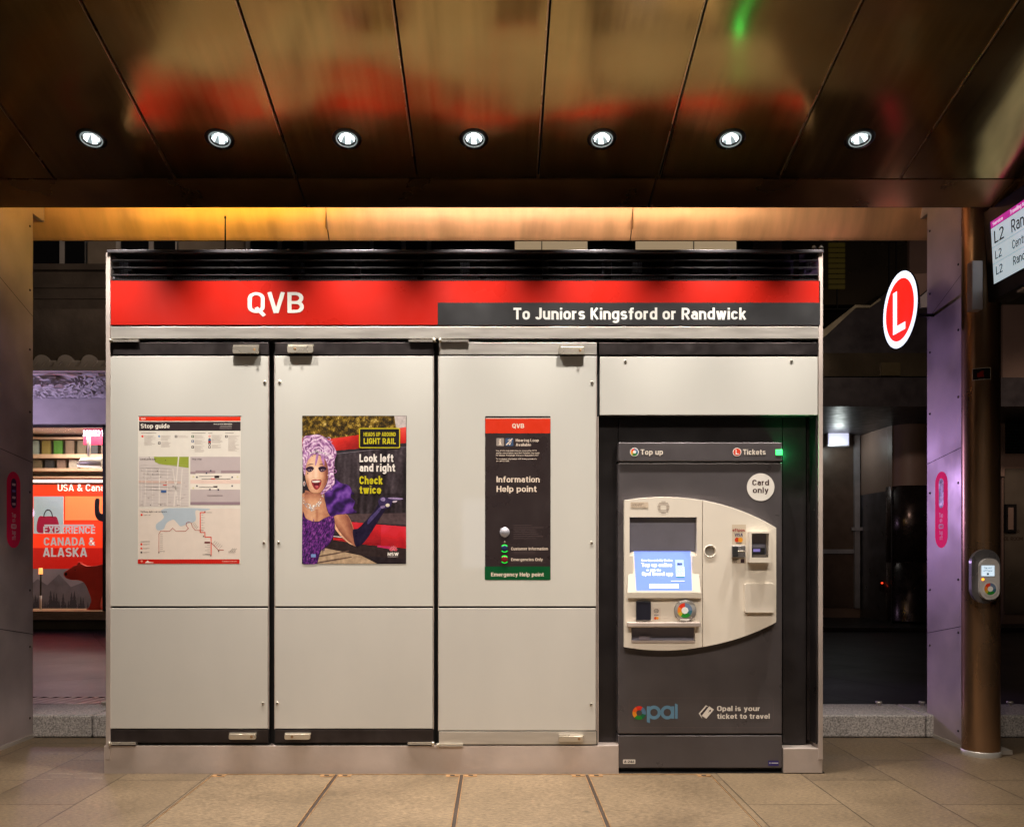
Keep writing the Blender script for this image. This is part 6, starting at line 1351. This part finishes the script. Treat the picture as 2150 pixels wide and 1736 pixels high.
def wallseg(z0, z1, mt, off=0.0): m.add([(a_.x + off, a_.y, z0), (b_2.x + off, b_2.y, z0), (b_2.x + off, b_2.y, z1), (a_.x + off, a_.y, z1)], [(0, 1, 2, 3)], mt); m.add([(a_.x + off + .2, a_.y + .1, z0), (b_2.x + .2 + off, b_2.y + .1, z0), (b_2.x + .2 + off, b_2.y + .1, z1), (a_.x + .2 + off, a_.y + .1, z1)], [(3, 2, 1, 0)], mt)
wallseg(2.35, 4.0, tan); wallseg(0, 2.35, mat('steel_cladding', (0.16, 0.155, 0.18), 0.35, 0.6, var=.25), 0.001); m.build('splayed_wall', t)
m = MB(); cxo = ox(1915, 15.2); M = Matrix.Translation((cxo, 15.35, 0)); rC = .36
m.lathe(M, [(rC - .01, 2.42), (rC - .01, 4.0)], tan, 40); m.lathe(M, [(rC, 0.1), (rC, 1.1), (rC - .006, 1.1), (rC - .006, 1.11), (rC, 1.11), (rC, 2.42), (rC - .01, 2.421)], mat('bronze_cladding', (0.11, 0.085, 0.08), 0.28, 0.8, var=.2), 40); m.build('round_column', t)
m = MB(); m.box(ox(1690), 20, 14.2, 16.8, -.005, 0.06, dkp); m.build('entrance_step', t)
# right end : louvre, metal door
m = MB(); lx0, lx1 = ox(2108), ox(2330); m.box(lx0, lx1, OY - .02, OY - .001, oz(952), oz(878), black)
for k in range(12): m.box(lx0, lx1, OY - .05, OY - .021, oz(881 + k * 6.1), oz(878.5 + k * 6.1), dkp)
m.build('louvre', t)
m = MB(); m.box(ox(2096), ox(2300), OY - .06, OY - .002, oz(877), oz(866), greyf); m.box(ox(2088), ox(2107), OY - .05, OY - .003, oz(1000), oz(845), tan); m.build('louvre_frame', t)
md = MB(); md.box(ox(2106), ox(2250), OY - .05, OY - .001, oz(1288), oz(984), mat('dull_metal_door', (0.42, 0.34, 0.27), 0.32, 0.7, var=.2, nscale=1.5, bump=.01, bscale=1.5)); md = md.build('metal_door', t)
Pdr = front(OY - .052); m = MB(); m.text(Pdr, 'Y DOOR', 2108, 1120, 7.5, ink(70, 52, 44), 0.001, width=33); m.text(Pdr, 'OL ROOM', 2108, 1134.5, 7.5, ink(70, 52, 44), 0.001, width=39); m.build('door_lettering', md)
m = MB(); m.box(ox(2104), ox(2126), OY - .12, OY - .052, oz(1116), oz(1059), blackmetal); m.box(ox(2108), ox(2119), OY - .125, OY - .121, oz(1112), oz(1066), tan); m.build('intercom', md)
# entrance fittings
t2 = thing('bulkhead_lamp', (ox(1760, 16.2), 16.2, oz(935, 16.2)), 'rectangular white bulkhead lamp glowing over the dark office entrance door', 'lamp')
m = MB(); m.ubox(1737, 906, 1785, 937, 16.2, .25, greyf); m.build('housing', t2, bevel=.02)
m = MB(); m.ubox(1740, 909, 1782, 934, 16.18, .02, glow(190, 190, 215, 0.9)); m.build('diffuser', t2)
lp = U(1762, 938, 16.0); point('bulkhead_glow', lp, 6, (0.85, 0.95, 0.9), .1)
t2 = thing('dome_camera', (ox(1888, 14.5), 14.5, oz(852, 14.5)), 'small white dome camera under the office awning', 'camera')
m = MB(); M = Matrix.Translation(U(1888, 868, 14.3)); m.lathe(M, [(.085, .02), (.092, .05), (.09, .12), (.0001, .13)], white_paint, 20); m.build('body', t2)
m = MB(); m.lathe(M, [(.0001, -.02), (.04, -.01), (.06, .02)], rubber, 16); m.build('lens_dome', t2)
t2 = thing('door_sensor', (ox(1852, 15.5), 15.5, oz(1224, 15.5)), 'small wall sensor with red light beside the office entrance', 'sensor')
m = MB(); m.ubox(1849, 1220, 1856, 1240, 15.5, .04, rubber); m.build('body', t2)
m = MB(); m.ubox(1850.5, 1222.5, 1854, 1225, 15.49, .01, glow(255, 60, 30, 3.0)); m.build('indicator', t2)

# ------------------------------------------------------------------ shopfronts over the tracks behind the viewer (mirrored in the glass doors)
t = thing('shop_row', (0, -9.3, 0), 'dark stone shop row across the tracks with lit display windows, facing the cabinet', 'building')
m = MB(); m.box(-16, 16, -9.8, -9.2, 0, 9, stone_dk); m.build('wall', t)
def shopwin(x0, x1, z0, z1, c, e):
    w = MB(); w.box(x0, x1, -9.195, -9.17, z0, z1, glow(*c, e)); w = w.build('display_window', t)
    f = MB()
    for a in (x0 - .06, x1): f.box(a, a + .06, -9.195, -9.10, z0, z1, blackmetal)
    f.box(x0 - .06, x1 + .06, -9.195, -9.09, z1, z1 + .07, blackmetal); f.box(x0 - .06, x1 + .06, -9.195, -9.09, z0 - .07, z0, blackmetal); f.build('window_frame', w)
for x0, x1, z0, z1, c, e in ((-10.2, -9.5, .5, 2.9, (235, 220, 200), .8), (-9.35, -8.9, .5, 2.9, (215, 200, 185), .6), (-8.75, -8.3, .5, 2.7, (235, 215, 190), .9), (-6.4, -5.0, .6, 2.6, (210, 190, 170), .5), (-4.6, -3.2, .6, 2.6, (220, 205, 190), .35),
                              (-.75, -.1, .95, 2.45, (215, 222, 240), 1.6), (1.4, 2.6, .6, 2.6, (205, 185, 160), .35), (3.2, 4.6, .6, 2.7, (225, 205, 180), .5), (6.0, 8.0, .6, 2.7, (215, 190, 165), .4)): shopwin(x0, x1, z0, z1, c, e)
